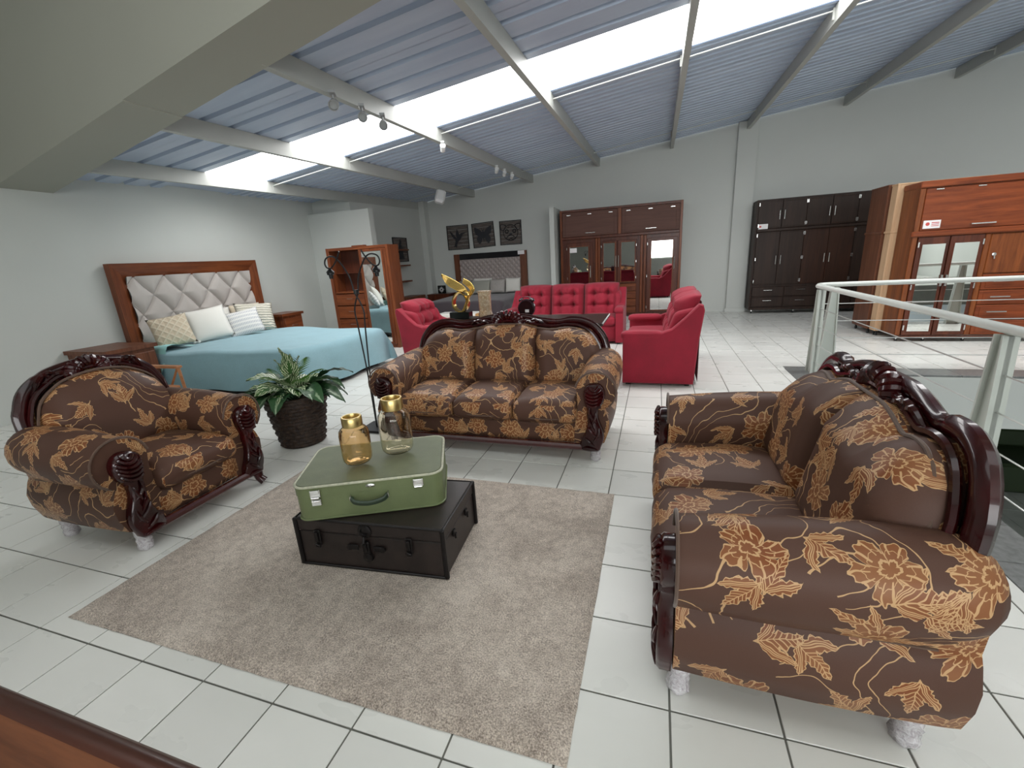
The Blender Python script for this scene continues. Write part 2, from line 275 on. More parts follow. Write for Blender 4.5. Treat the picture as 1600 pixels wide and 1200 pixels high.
# ------------------------------------------------------------------ mesh helpers
class MB:
    def __init__(s): s.v = []; s.f = []; s.uv = []
    def face(s, idx, uv=None):
        s.f.append(tuple(idx)); s.uv.append(uv)
    def grid(s, P, U=None, ci=False, cj=False, flip=False):
        """P[i][j] points, U[i][j] uv (one more row/col when closed)"""
        n, m = len(P), len(P[0]); b = len(s.v)
        for r in P: s.v += [tuple(p) for p in r]
        for i in range(n if ci else n-1):
            for j in range(m if cj else m-1):
                a, bb = (i, j), (i, j+1); q = [(i, j), (i+1, j), (i+1, j+1), (i, j+1)]
                if flip: q = q[::-1]
                s.face([b+(x % n)*m+(y % m) for x, y in q], [U[x][y] for x, y in q] if U else None)
    def box(s, c, d, b=.0, M=None):
        hx, hy, hz = d[0]/2, d[1]/2, d[2]/2; b = min(b, hx*.9, hy*.9, hz*.9); st = len(s.v)
        def add(p):
            p = Vector(p)
            if M: p = M @ p
            s.v.append(tuple(p+Vector(c)))
        if b <= 0:
            for x in (-hx, hx):
                for y in (-hy, hy):
                    for z in (-hz, hz): add((x, y, z))
            for q in ((0, 1, 3, 2), (4, 6, 7, 5), (0, 4, 5, 1), (2, 3, 7, 6), (0, 2, 6, 4), (1, 5, 7, 3)): s.face([st+k for k in q])
            return
        ix = {}
        for sx in (-1, 1):
            for sy in (-1, 1):
                for sz in (-1, 1):
                    for a in range(3):
                        ix[sx, sy, sz, a] = len(s.v)
                        add((sx*(hx-(b if a != 0 else 0)), sy*(hy-(b if a != 1 else 0)), sz*(hz-(b if a != 2 else 0))))
        for a in range(3):
            o = [k for k in range(3) if k != a]
            for sg in (-1, 1):
                q = []
                for (u_, v_) in ((-1, -1), (1, -1), (1, 1), (-1, 1)):
                    k = [0, 0, 0]; k[a] = sg; k[o[0]] = u_; k[o[1]] = v_; q.append(ix[k[0], k[1], k[2], a])
                if (sg > 0) == (a == 1): q = q[::-1]
                s.face(q)
        for a in range(3):       # edges along axis a
            o = [k for k in range(3) if k != a]
            for s1 in (-1, 1):
                for s2 in (-1, 1):
                    def K(sa, f):
                        k = [0, 0, 0]; k[a] = sa; k[o[0]] = s1; k[o[1]] = s2; return ix[k[0], k[1], k[2], f]
                    s.face([K(-1, o[0]), K(1, o[0]), K(1, o[1]), K(-1, o[1])])
        for sx in (-1, 1):
            for sy in (-1, 1):
                for sz in (-1, 1): s.face([ix[sx, sy, sz, a] for a in range(3)])
    def lathe(s, prof, c=(0, 0, 0), n=24, M=None, cap=True):
        P = []; 
        for r, z in prof:
            row = []
            for k in range(n):
                a = 2*pi*k/n; p = Vector((r*cos(a), r*sin(a), z)); p = (M @ p if M else p)+Vector(c); row.append(p)
            P.append(row)
        L = 0; U = []; 
        for i, (r, z) in enumerate(prof):
            if i: L += sqrt((r-prof[i-1][0])**2+(z-prof[i-1][1])**2)
            U.append([(2*pi*k/n*max(.02, prof[len(prof)//2][0]), L) for k in range(n+1)])
        b = len(s.v); s.grid(P, U, cj=True, flip=True)
        if cap:
            if prof[0][0] > 1e-5: s.face([b+k for k in range(n)][::-1])
            if prof[-1][0] > 1e-5: s.face([b+(len(prof)-1)*n+k for k in range(n)])
    def tube(s, pts, r, n=8, cap=True, flat=1., nrm=None):
        """sweep a circle (radius r or list) along pts; flat squashes along nrm"""
        pts = [Vector(p) for p in pts]; m = len(pts); rr = r if isinstance(r, (list, tuple)) else [r]*m; rows = []; U = []
        prev = None; L = 0
        for i, p in enumerate(pts):
            tdir = (pts[min(i+1, m-1)]-pts[max(i-1, 0)]).normalized()
            if nrm is not None: a = Vector(nrm)
            elif prev is None: a = Vector((0, 0, 1)) if abs(tdir.z) < .9 else Vector((1, 0, 0))
            else: a = prev
            a = (a-tdir*a.dot(tdir))
            if a.length < 1e-6: a = Vector((1, 0, 0))
            a.normalize(); prev = a; bb = tdir.cross(a)
            if i: L += (p-pts[i-1]).length
            rows.append([p+(a*cos(2*pi*k/n)*flat+bb*sin(2*pi*k/n))*rr[i] for k in range(n)]); U.append([(k*2*pi*rr[i]/n, L) for k in range(n+1)])
        b = len(s.v); s.grid(rows, U, cj=True)
        if cap:
            s.face([b+k for k in range(n)]); s.face([b+(m-1)*n+k for k in range(n)][::-1])
    def prism(s, poly, z0, z1, f=None, bev=0):
        """extrude 2-D polygon; f maps (a,b,z)->xyz"""
        f = f or (lambda a, b, z: (a, b, z)); n = len(poly); b0 = len(s.v)
        cx = sum(p[0] for p in poly)/n; cy = sum(p[1] for p in poly)/n
        rings = [(z0, 0), (z1, 0)] if bev <= 0 else [(z0, 0), (z1-bev if z1 > z0 else z1+bev, 0), (z1, bev)]
        for z, ins in rings:
            for k, (a, b) in enumerate(poly):
                if ins:
                    p0 = poly[k-1]; p2 = poly[(k+1) % n]; tx, ty = p2[0]-p0[0], p2[1]-p0[1]; l = sqrt(tx*tx+ty*ty) or 1
                    nx, ny = -ty/l, tx/l
                    if nx*(cx-a)+ny*(cy-b) < 0: nx, ny = -nx, -ny
                    a, b = a+nx*ins, b+ny*ins
                s.v.append(tuple(f(a, b, z)))
        for i in range(len(rings)-1):
            for k in range(n): s.face([b0+i*n+k, b0+i*n+(k+1) % n, b0+(i+1)*n+(k+1) % n, b0+(i+1)*n+k])
        s.face([b0+k for k in range(n)][::-1]); s.face([b0+(len(rings)-1)*n+k for k in range(n)])
    def mesh(s, name, mat, smooth=True, ang=38, fixn=True):
        me = bpy.data.meshes.new(name); me.from_pydata(s.v, [], s.f); me.update()
        uvl = me.uv_layers.new(name='UVMap').data; vs = me.vertices
        for p, uv in zip(me.polygons, s.uv):
            if uv is None:
                n = p.normal; a = max(range(3), key=lambda k: abs(n[k])); o = [(1, 2), (0, 2), (0, 1)][a]
                for li in p.loop_indices:
                    c = vs[me.loops[li].vertex_index].co; uvl[li].uv = (c[o[0]], c[o[1]])
            else:
                for li, q in zip(p.loop_indices, uv): uvl[li].uv = q
        if fixn:
            bm = bmesh.new(); bm.from_mesh(me); bmesh.ops.recalc_face_normals(bm, faces=bm.faces); bm.to_mesh(me); bm.free()
        if smooth:
            me.shade_smooth(); me.set_sharp_from_angle(angle=R_(ang))
        me.materials.append(mat if not isinstance(mat, str) else MAT[mat]); return me
    def build(s, name, mat, parent=None, smooth=True, ang=38, label=None, fixn=True):
        o = bpy.data.objects.new(name, s.mesh(name, mat, smooth, ang, fixn)); C.objects.link(o)
        if parent: o.parent = parent
        if label: o['label'] = label
        return o
def box(name, mat, c, d, b=.003, parent=None, label=None, M=None):
    m = MB(); m.box(c, d, b, M); return m.build(name, mat, parent, smooth=False, label=label)
def bx(name, mat, x0, x1, y0, y1, z0, z1, parent=None, b=.003, label=None):
    return box(name, mat, ((x0+x1)/2, (y0+y1)/2, (z0+z1)/2), (abs(x1-x0), abs(y1-y0), abs(z1-z0)), b, parent, label)
def thing(name, label, cat, loc=(0, 0, 0), rz=0, group=None):
    o = bpy.data.objects.new(name, None); C.objects.link(o); o.location = loc; o.rotation_euler = (0, 0, rz)
    o.empty_display_size = .05; o['label'] = label; o['category'] = cat
    if group: o['group'] = group
    return o
def tag(o, label, cat, group=None):
    o['label'] = label; o['category'] = cat
    if group: o['group'] = group
    return o
def struct(o, label=None):
    o['kind'] = 'structure'
    if label: o['label'] = label
    return o
def sempty(name):
    o = bpy.data.objects.new(name, None); C.objects.link(o); o['kind'] = 'structure'; return o
def dup(root, loc, rz=None, label=None, group=None):
    r = root.copy(); C.objects.link(r); r.location = loc
    if rz is not None: r.rotation_euler = (0, 0, rz)
    if label: r['label'] = label
    if group: r['group'] = group
    for ch in list(root.children):
        c = ch.copy(); C.objects.link(c); c.parent = r
        for g in ch.children:
            d = g.copy(); C.objects.link(d); d.parent = c
    return r
def Rz(a): return Matrix.Rotation(a, 3, 'Z')
def Rx(a): return Matrix.Rotation(a, 3, 'X')
def Ry(a): return Matrix.Rotation(a, 3, 'Y')
def lerp(a, b, t): return a+(b-a)*t
def interp(pts, x):
    if x <= pts[0][0]: return pts[0][1]
    for (a, b), (c, d) in zip(pts, pts[1:]):
        if x <= c: return lerp(b, d, (x-a)/(c-a))
    return pts[-1][1]
def smoothpath(pts, n=6, closed=False):
    P = [Vector(p) for p in pts]; out = []; m = len(P)
    for i in range(m if closed else m-1):
        p0 = P[(i-1) % m] if closed or i > 0 else P[0]; p1 = P[i]; p2 = P[(i+1) % m]; p3 = P[(i+2) % m] if closed or i < m-2 else P[-1]
        for k in range(n):
            t = k/n; out.append(.5*((2*p1)+(-p0+p2)*t+(2*p0-5*p1+4*p2-p3)*t*t+(-p0+3*p1-3*p2+p3)*t**3))
    if not closed: out.append(P[-1])
    return out
def puffbox(m, c, d, r=.05, puff=.02, n=10, fr=None, M=None, top_only=False):
    """soft cushion: rounded box whose broad faces bulge; box-projected uv"""
    hx, hy, hz = d[0]/2, d[1]/2, d[2]/2; b0 = len(m.v)
    def pt(u, v, w):   # on unit cube [-1,1]^3 -> soft shape
        p = Vector((u*hx, v*hy, w*hz)); q = Vector((max(-hx+r, min(hx-r, p.x)), max(-hy+r, min(hy-r, p.y)), max(-hz+r, min(hz-r, p.z))))
        dd = p-q
        if dd.length > 1e-9: p = q+dd.normalized()*r
        bul = (1-u**4)*(1-v**4) if abs(w) > .5 else 0
        p.z += (1 if w > 0 else -1)*puff*max(0, (1-u*u))**.5*max(0, (1-v*v))**.5*(abs(w)**3) if not (top_only and w < 0) else 0
        if fr: p = Vector(fr(p))
        if M: p = M @ p
        return p+Vector(c)
    def ease(k):
        x = -1+2*k/n; return x*(1.0) if abs(x) < 1 else x
    g = [ease(k) for k in range(n+1)]
    for ax in range(3):
        for sg in (-1, 1):
            P = []; U = []
            for a in g:
                row = []; ur = []
                for b in g:
                    k = [0, 0, 0]; k[ax] = sg; o = [q for q in range(3) if q != ax]; k[o[0]] = a; k[o[1]] = b
                    row.append(pt(*k)); hh = (hx, hy, hz)
                    ua = a*hh[o[0]]+c[o[0]]; ub = b*hh[o[1]]+c[o[1]]+(hh[ax]*sg if ax != 2 else 0); ur.append((ua, ub))
                P.append(row); U.append(ur)
            m.grid(P, U)
    return m
def weld(o, dist=.0004):
    bm = bmesh.new(); bm.from_mesh(o.data); bmesh.ops.remove_doubles(bm, verts=bm.verts, dist=dist); bmesh.ops.recalc_face_normals(bm, faces=bm.faces); bm.to_mesh(o.data); bm.free()
    o.data.shade_smooth(); return o

# ================================================================== THE SETTING
BY = 11.03; LX = -6.82; RX = 9.0; FY = -6.0
def ZR(x, y): return 3.38+.115*x+.025*y
VX, VY0, VY1 = 1.72, -1.0, 5.60          # the stair opening
floor = sempty('floor')
bx('floor_slab', 'grout', LX-.2, VX, FY-.1, BY+.2, -.56, -.004, floor, 0)
bx('floor_slab', 'grout', VX, RX+.1, VY1, BY+.2, -.56, -.004, floor, 0)
bx('floor_slab', 'grout', VX, RX+.1, FY-.1, VY0, -.56, -.004, floor, 0)
def visible(x, y):
    d = Vector((x, y, -CAMZ)); z = d.dot(fw)
    if z < .3: return None
    u, v = 800+F_PX*d.dot(rt2)/z, 600-F_PX*d.dot(up2)/z
    return z if -60 < u < 1660 and -60 < v < 1260 else None
tm = MB(); tm.box((0, 0, -.005), (TS-.007, TS-.007, .010), .0012); TILE = tm.mesh('tile', 'tile', smooth=False)
cells = []
for j in range(-25, 46):
    for i in range(-28, 33):
        x = TX0+(j+.5)*TS; y = TY0+(i+.5)*TS
        if not (LX < x < RX and FY < y < BY+.1): continue
        x0, x1, y0, y1 = x-TS/2+.003, x+TS/2-.003, y-TS/2+.003, y+TS/2-.003
        x1c, y0c = x1, y0
        if 1.48 < x1 and VY0-.2 < y < 5.86:
            if y0 < 5.86 < y1 and x0 > 1.48: y0c = 5.865
            elif x0 < 1.475 and y0 < 5.86: x1c = min(x1, 1.477)
            elif x0 >= 1.475 and y1 < 5.86: continue
        if y1 > BY: y1 = BY
        if x0 < LX: x0 = LX
        cells.append((x, y, x0, x1c, y0c, y1, visible(x, y), x1c == x1 and y0c == y-TS/2+.003 and y1 == y+TS/2-.003 and x0 == x-TS/2+.003))
vis = sorted([c for c in cells if c[6]], key=lambda c: c[6])[:300]; vs_ = set(id(c) for c in vis)
for c in vis:
    if c[7]:
        o = bpy.data.objects.new('tile', TILE); C.objects.link(o); o.location = (c[0], c[1], 0); o.parent = floor
    else: bx('tile', 'tile', c[2], c[3], c[4], c[5], -.01, 0, floor, .0012)
m = MB()
for c in cells:
    if id(c) in vs_: continue
    m.box(((c[2]+c[3])/2, (c[4]+c[5])/2, -.005), (c[3]-c[2], c[5]-c[4], .01), .0012)
o = m.build('tile', 'tile', floor, smooth=False); o['kind'] = 'stuff'
k = 0
for y in range(-3, 17):
    bx('kerb_tile', 'granite', 1.482, VX+.01, y*.33+.27, y*.33+.596, -.02, .001, floor, .0015)
for q in range(22): bx('kerb_tile', 'granite', VX+.014+q*.33, VX+.34+q*.33, VY1-.02, 5.858, -.02, .001, floor, .0015)
# stair opening: rendered edges of the slab and the level below
vw = sempty('wall_stairwell')
bx('slab_edge', 'wall', VX-.03, RX, VY1-.03, VY1-.001, -.56, -.022, vw, 0); bx('slab_edge', 'wall', VX+.001, VX+.03, VY0, VY1-.03, -.56, -.022, vw, 0)
fl = sempty('floor_lower')
bx('lower_slab', 'grout', -2, RX+.1, -2, 11, -2.5, -2.306, fl, 0)
m = MB()
for a in range(0, 24):
    for b in range(0, 26): m.box((-.4+a*.4, -1.5+b*.4, -2.303), (.392, .392, .012), .001)
o = m.build('lower_tile', 'lower_tile', fl, smooth=False); o['kind'] = 'stuff'
struct(bx('wall_lower', 'wall', -2, RX, 9.0, 9.1, -2.3, -.56))
# walls
def wall(name, *a, **k): return struct(bx(name, 'wall', *a, b=0, **k))
wall('wall_left', LX-.15, LX, FY, 8.0, -.02, 4.3)
wall('wall_recess', -7.0, -5.90, 8.0, BY+.15, -.02, 3.2)
wall('wall_partition', LX, -5.37, 7.82, 7.98, 0, 2.55)
wall('wall_back', -7.0, RX+.15, BY, BY+.15, -.02, 5.2)
wall('wall_right', RX, RX+.15, FY, BY+.15, -2.3, 5.2)
wall('wall_stub', -2.33, -2.225, 10.22, BY, 0, 2.49)
struct(bx('trim_1', 'wall', 1.50, 1.87, 10.93, BY, 0, 3.83, b=.004), 'square pillar on the back wall')
struct(bx('trim_2', 'wall', -5.90, -5.74, 10.80, BY, 0, 3.0, b=.004))
struct(bx('baseboard_back', 'wall', -.0, 1.50, BY-.014, BY, 0, .085, b=.003)); struct(bx('baseboard_right', 'wall', 1.48, 1.89, 10.915, 10.93, 0, .085, b=.003))
# front of the hall (behind the camera): shopfront windows
wf = sempty('wall_front')
bx('wall_panel', 'front_wall', LX-.15, RX+.15, FY-.15, FY, 3.6, 4.4, wf, 0); bx('wall_panel', 'front_wall', LX-.15, RX+.15, FY-.15, FY, -.02, .95, wf, 0)
bx('wall_panel', 'front_wall', LX-.15, -.9, FY-.15, FY, .95, 3.6, wf, 0); bx('wall_panel', 'front_wall', 7.9, RX+.15, FY-.15, FY, .95, 3.6, wf, 0)
for k in range(4):
    wn_ = sempty('window_%d' % (k+2)); x0 = -.9+k*2.2
    bx('window_frame', 'steel_paint', x0, x0+.07, FY-.08, FY, .95, 3.6, wn_); bx('window_frame', 'steel_paint', x0+2.13, x0+2.2, FY-.08, FY, .95, 3.6, wn_)
    bx('window_frame', 'steel_paint', x0+.07, x0+2.13, FY-.08, FY, .95, 1.02, wn_); bx('window_frame', 'steel_paint', x0+.07, x0+2.13, FY-.08, FY, 3.53, 3.6, wn_)
    bx('pane', 'daylit', x0+.07, x0+2.13, FY-.05, FY-.04, 1.02, 3.53, wn_, 0)
# roof
def beamline(x): return 2.99-.138*(x+1.72)
ceiling = sempty('ceiling')
bx('roof_end_strip', 'roof', LX-.2, -6.2, 4.95, 6.03, ZR(-6.5, 5.5), ZR(-6.5, 5.5)+.03, ceiling, 0)
def sheet(y0, y1, pitch, rw, h, name='roof_sheet', mat='roof'):
    n = max(1, round((y1-y0)/pitch)); pr = [(y0, 0)]
    for k in range(n):
        c = y0+(k+.5)*(y1-y0)/n
        pr += [(c-rw/2-.012, 0), (c-rw/2, h), (c+rw/2, h), (c+rw/2+.012, 0)]
    pr.append((y1, 0)); m = MB()
    for up_ in (0, .004): m.grid([[(x, max(y, beamline(x)-.03), ZR(x, max(y, beamline(x)-.03))+dz+up_) for y, dz in pr] for x in [LX-.25+q*(RX+.35-LX)/6 for q in range(7)]])
    return m.build(name, mat, ceiling, smooth=False, fixn=False)
for k in range(4): sheet(.97+k, 1.965+k, .33, .06, .035)
for k in range(5): sheet(6.02+k, 7.015+k, .165, .055, .03)
sk = MB(); sk.grid([[(x, y, ZR(x, y)+.02) for y in (4.95, 6.03)] for x in (-6.2, RX+.1)])
struct(sk.build('window_1', 'skylight', smooth=False, fixn=False), 'long translucent skylight strip between the roof sheets')
PX = [-5.9, -4.4, -2.87, -1.3, .2, 1.65, 3.3, 4.95, 6.5, 8.0]
for x in PX:
    y0 = beamline(x)-.05; m = MB()
    D, Fl, th, lip = .165, .065, .004, .018
    prof = [(-.002, 0), (Fl, 0), (Fl, -lip), (Fl-th, -lip), (Fl-th, -th), (th, -th), (th, -D+th), (Fl-th, -D+th), (Fl-th, -D+lip), (Fl, -D+lip), (Fl, -D), (-.002, -D)]
    # web faces the camera side (towards x = 0 the flanges turn away)
    sg = -1 if x > 0 else 1
    P = [[(x-sg*.0+sg*(-a), y, ZR(x, y)+z-.002) for a, z in prof] for y in (y0, BY)]
    m.grid(P, cj=True); o = m.build('purlin', 'steel_paint', ceiling, smooth=False)
    for yy in (6.12, 10.0):
        bx('purlin_clip', 'steel_paint', x-.02, x+.004, yy-.01, yy+.01, ZR(x, yy)-.13, ZR(x, yy)-.02, ceiling, .001)
for a, b in zip(PX, PX[1:]):
    for yy, rr in ((6.12, .008), (10.0, .006)):
        m = MB(); m.tube([(a, yy, ZR(a, yy)-.055), (b, yy, ZR(b, yy)-.045)], rr, 6); m.build('tie_rod', 'rail_top', ceiling)
# skewed boxed beam below the purlins and the bulkhead above it
def nearline(x): return 3.16-.125*(x+6.63)
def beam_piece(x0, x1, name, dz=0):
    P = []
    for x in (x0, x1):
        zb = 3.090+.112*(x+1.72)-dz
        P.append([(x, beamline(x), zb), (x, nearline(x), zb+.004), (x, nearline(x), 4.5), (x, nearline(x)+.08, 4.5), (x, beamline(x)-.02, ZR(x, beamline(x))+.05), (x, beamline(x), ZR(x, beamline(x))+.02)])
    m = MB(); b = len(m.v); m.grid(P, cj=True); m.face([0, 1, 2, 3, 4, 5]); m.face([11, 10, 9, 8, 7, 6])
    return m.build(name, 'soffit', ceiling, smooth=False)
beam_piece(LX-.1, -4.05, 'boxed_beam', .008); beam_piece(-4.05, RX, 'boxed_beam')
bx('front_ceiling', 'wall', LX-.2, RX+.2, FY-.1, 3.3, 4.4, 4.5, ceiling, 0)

# ================================================================== BROWN FLORAL SUITE
def top_z(n, b, x):
    """height of the carved top rail at x from the middle"""
    a = abs(x)
    if n == 1: return interp([(0, .985), (.10, .98), (.2, .955), (.29, .905), (.35, .84), (.385, .74), (b, .60)], a)
    return interp([(0, .955), (.16, .955), (.28, .925), (b*.5, .905), (b*.66, .925), (b*.80, .905), (b*.90, .85), (b*.97, .75), (b, .60)], a)
def backy(z): return .665+(z-.42)*.15          # lean of the back
def make_sofa(n, label, group, wrapped_front=(1, 1), loc=(0, 0, 0), rz=0, name='carved_sofa'):
    hw = {1: .52, 2: .755, 3: .995}[n]; b = hw-.13; D = .80
    T = thing(name, label, 'sofa' if n > 1 else 'armchair', loc, rz, group)
    inner = hw-.27
    # underframe: fabric apron, wooden front rail
    m = MB(); puffbox(m, (0, .40, .215), (2*inner+.06, .72, .17), .02, .0, 4); o = m.build('apron', 'floral', T); weld(o)
    m = MB(); m.box((0, .02, .118), (2*inner+.1, .05, .045), .012); m.box((0, .0, .118), (2*inner+.1, .012, .020), .005)
    m.build('front_rail', 'rail_red', T, smooth=False)
    # seat cushions
    wd = 2*inner/n
    for k in range(n):
        x = -inner+wd*(k+.5); m = MB()
        fr = lambda p: Vector((p.x, p.y-.02*max(0, 1-abs(p.z)/.1)*(1 if p.y < -.2 else 0), p.z+(.012*cos(p.y*5))))
        puffbox(m, (x, .32, .365), (wd-.004, .66, .15), .05, .03, 14, fr); o = m.build('seat_cushion', 'floral', T); weld(o)
        m = MB(); m.tube(smoothpath([(x-wd/2+.03, -.004, .335), (x, -.03, .332), (x+wd/2-.03, -.004, .335)], 4), .004, 6); m.build('piping', 'piping_brown', o)
    # back cushions, following the arch
    bw = (b-.035)
    def zt(x): return top_z(n, b, x*b/bw)-.045 if n > 1 else top_z(n, b, x*b/bw)-.055
    edges = [-bw+2*bw*k/n for k in range(n+1)]
    for k in range(n):
        x0, x1 = edges[k]+.001, edges[k+1]-.001; nu, nv = 20, 18
        rows = []; U = []; back = []
        for i in range(nu+1):
            u = i/nu; x = lerp(x0, x1, u); r = []; ur = []; rb = []
            top = zt(x); eL = min(1, (x-x0)/.05) if True else 1; eR = min(1, (x1-x)/.05)
            outer = (1-(abs(x)/bw)**8)
            eu = min(1, max(0, (min(x-x0, x1-x))/.07))**.5
            for j in range(nv+1):
                v = j/nv; z = lerp(.38, max(.40, top), v); ev = min(1, (1-v)/.22)**.5*min(1, .6+v*2)
                seam = .80 if n > 1 and ((k > 0 and u < .5) or (k < n-1 and u >= .5)) else 0
                th = .02+.15*(seam+(1-seam)*eu)*ev*(.55+.45*eu)*(1.12-.25*v)
                r.append((x, backy(z)-th, z)); Lj = 0 if j == 0 else Lj+(Vector(r[-1])-Vector(r[-2])).length; ur.append((x*1.06, Lj+k*.37)); rb.append((x, backy(z)+.02, z))
            rows.append(r); U.append(ur); back.append(rb)
        m = MB(); m.grid(rows, U); m.grid(back, flip=True); m.grid([[rows[i][-1], back[i][-1]] for i in range(nu+1)]); m.grid([[rows[i][0], back[i][0]] for i in range(nu+1)])
        m.grid([[rows[0][j], back[0][j]] for j in range(nv+1)]); m.grid([[rows[-1][j], back[-1][j]] for j in range(nv+1)])
        o = m.build('back_cushion', 'floral', T); weld(o)
    # carved frame round the back
    pts = [(-b, .30), (-b, .45), (-b, .60)]
    K = 26 if n > 1 else 18
    ks = [(-1+2*i/K) for i in range(K+1)]
    for s_ in ks:
        x = b*sin(s_*pi/2) if n == 1 else b*(s_ if abs(s_) < .8 else math.copysign(.8+.2*sin((abs(s_)-.8)/.2*pi/2), s_))
        pts.append((x, top_z(n, b, x)))
    pts += [(b, .60), (b, .45), (b, .30)]
    P = smoothpath([(x, backy(z)+.030, z) for x, z in pts], 3)
    rad = [.030+.005*(abs(p.x) > b*.6) for p in P]
    m = MB(); m.tube(P, rad, 10, flat=.85, nrm=(0, 1, 0)); bf = m.build('back_frame', 'lacquer', T)
    P2 = smoothpath([(x*.955, backy(z)-.012, z-.028 if z > .62 else z) for x, z in pts], 3)
    m = MB(); m.tube(P2, .013, 6); m.build('frame_bead', 'lacquer', bf)
    P3 = smoothpath([(x*.925, backy(z)-.045, z-.05 if z > .62 else z) for x, z in pts[2:-2]], 3)
    m = MB(); m.tube(P3, .007, 6); m.build('piping', 'piping_brown', T)
    # carved crest: a shell of ribs with scrolls and leaves at each side
    cs = {1: .9, 2: 1., 3: 1.12}[n]; zc = top_z(n, b, 0)-.03; m = MB(); yy = backy(zc)+.022
    for q in range(-6, 7):
        a = q*.235; r0, r1 = .035*cs, (.104-.004*abs(q))*cs
        p = [(sin(a)*r0*1.3, yy-.02, zc-.035+cos(a)*r0), (sin(a)*(r0+r1)*.8, yy-.045, zc-.03+cos(a)*(r0+r1)*.5), (sin(a)*r1*1.55, yy-.028, zc-.03+cos(a)*r1), (sin(a)*r1*1.72, yy-.0, zc-.03+cos(a)*r1*.98)]
        m.tube(smoothpath(p, 4), [.006, .008, .010, .012, .014, .015, .016, .016, .016, .015, .014, .012, .008][:13], 6)
    for sg in (-1, 1):
        sp = []
        for q in range(22):
            a = q*.42; r = (.045-.0018*q)*cs; sp.append((sg*(.165*cs+cos(a)*r), yy-.03, zc-.025+sin(a)*r*.8))
        m.tube(sp, [.012-.0003*q for q in range(22)], 6)
        for q, (dx, dz, ln) in enumerate([(.10, -.03, .10), (.13, -.012, .13), (.18, .0, .14), (.22, -.01, .12)]):
            a0 = sg*dx*cs; p = [(a0, yy-.03, zc+dz-.01), (a0+sg*ln*.45, yy-.04, zc+dz+.012), (a0+sg*ln, yy-.02, top_z(n, b, a0+sg*ln)-.012-.012*q)]
            m.tube(smoothpath(p, 5), [.006, .009, .012, .013, .013, .012, .011, .010, .008, .006, .003], 6)
    # arch over the openwork
    m.tube(smoothpath([(-.15*cs, yy-.01, zc-.035), (-.08*cs, yy-.03, zc-.005), (0, yy-.035, zc+.006), (.08*cs, yy-.03, zc-.005), (.15*cs, yy-.01, zc-.035)], 5), .010, 6)
    m.build('carved_crest', 'lacquer', bf)
    # upholstered outside back
    m = MB(); m.grid([[(x, backy(z)+.055, z) for z in (.13, .45, max(.47, top_z(n, b, x)-.03))] for x in [-b+2*b*i/16 for i in range(17)]])
    m.grid([[(x, backy(z)+.03, z) for z in (.13, .45, max(.47, top_z(n, b, x)-.03))] for x in [-b+2*b*i/16 for i in range(17)]]); m.build('outside_back', 'floral', T, fixn=False)
    # arms
    for sg in (-1, 1):
        rc = hw-.145; ny = 22; P = []; U = []
        for i in range(ny+1):
            t = i/ny; y = .045+t*(D-.065); e = 1.
            if t > .86: e = sqrt(max(0.0, 1-((t-.86)/.145)**2))*.45+.55
            zc_ = .525+.045*t; r = .135*e+(.012*sin(pi*t))
            prof = []
            ob = hw-.055; 
            prof += [(rc-.155, .14), (rc-.13, .13), (hw-.13, .125), (hw-.085, .15), (ob-.0, .24), (ob+.005, .31), (ob-.018, .375), (hw-.088, .402)]
            for q in range(13):
                a = -pi*.27+q*(pi*1.23)/12; prof.append((rc+r*cos(a), zc_+r*sin(a)))
            prof += [(rc-.125, .46), (rc-.13, .38), (rc-.15, .25)]
            if t > .86:
                prof = [(rc+(x-rc)*(.75+.25*e) if z < .45 else x, z) for x, z in prof]
            prof = [(x+ (0 if z > .45 else .012*sin(pi*t)), z) for x, z in prof]
            row = [(sg*x, y, z) for x, z in prof]; L = 0; ur = [(y, 0)]
            for a_, b_ in zip(prof, prof[1:]+prof[:1]): L += sqrt((a_[0]-b_[0])**2+(a_[1]-b_[1])**2); ur.append((y+.03*sg, L+sg*.7))
            P.append(row); U.append(ur)
        m = MB(); m.grid(P, U, cj=True); nb = len(P[0]); m.face([k for k in range(nb)], [(p[0], p[2]) for p in P[0]]); m.face([ny*nb+k for k in range(nb)][::-1], [(p[0], p[2]) for p in P[-1]][::-1])
        arm = m.build('arm', 'floral', T, ang=60)
        # seam welt where roll and side meet
        m = MB(); m.tube([(sg*(hw-.075), .05+q*.07, .409) for q in range(10)], .004, 6); m.build('piping', 'piping_brown', arm)
        m = MB(); lip = [(sg*(rc+.14*cos(a)), .040, .53+.14*sin(a)) for a in [-pi*.27+q*pi*1.22/16 for q in range(17)]]; m.tube(lip, .006, 6); m.build('piping', 'piping_brown', arm)
        # carved front of the arm
        out = [(-.085, .095), (-.105, .13), (-.10, .17), (-.075, .22), (-.055, .28), (-.052, .34), (-.065, .40), (-.088, .46), (-.10, .52), (-.088, .57), (-.05, .60), (0, .612), (.045, .60), (.075, .565), (.085, .52), (.075, .47), (.045, .43),
               (.02, .395), (.022, .34), (.040, .29), (.058, .235), (.058, .18), (.040, .13), (.02, .095)]
        out = [(p.x*(.80 if p.y > .40 else 1), p.y if p.y < .5 else .5+(p.y-.5)*.85) for p in smoothpath([(a, z, 0) for a, z in out], 2, True)]
        m = MB(); m.prism([(sg*(rc+a), z) for a, z in out], .042, -.006, lambda a, z, y: (a, y, z), bev=.012); af = m.build('arm_front', 'lacquer', T, ang=50)
        m = MB()
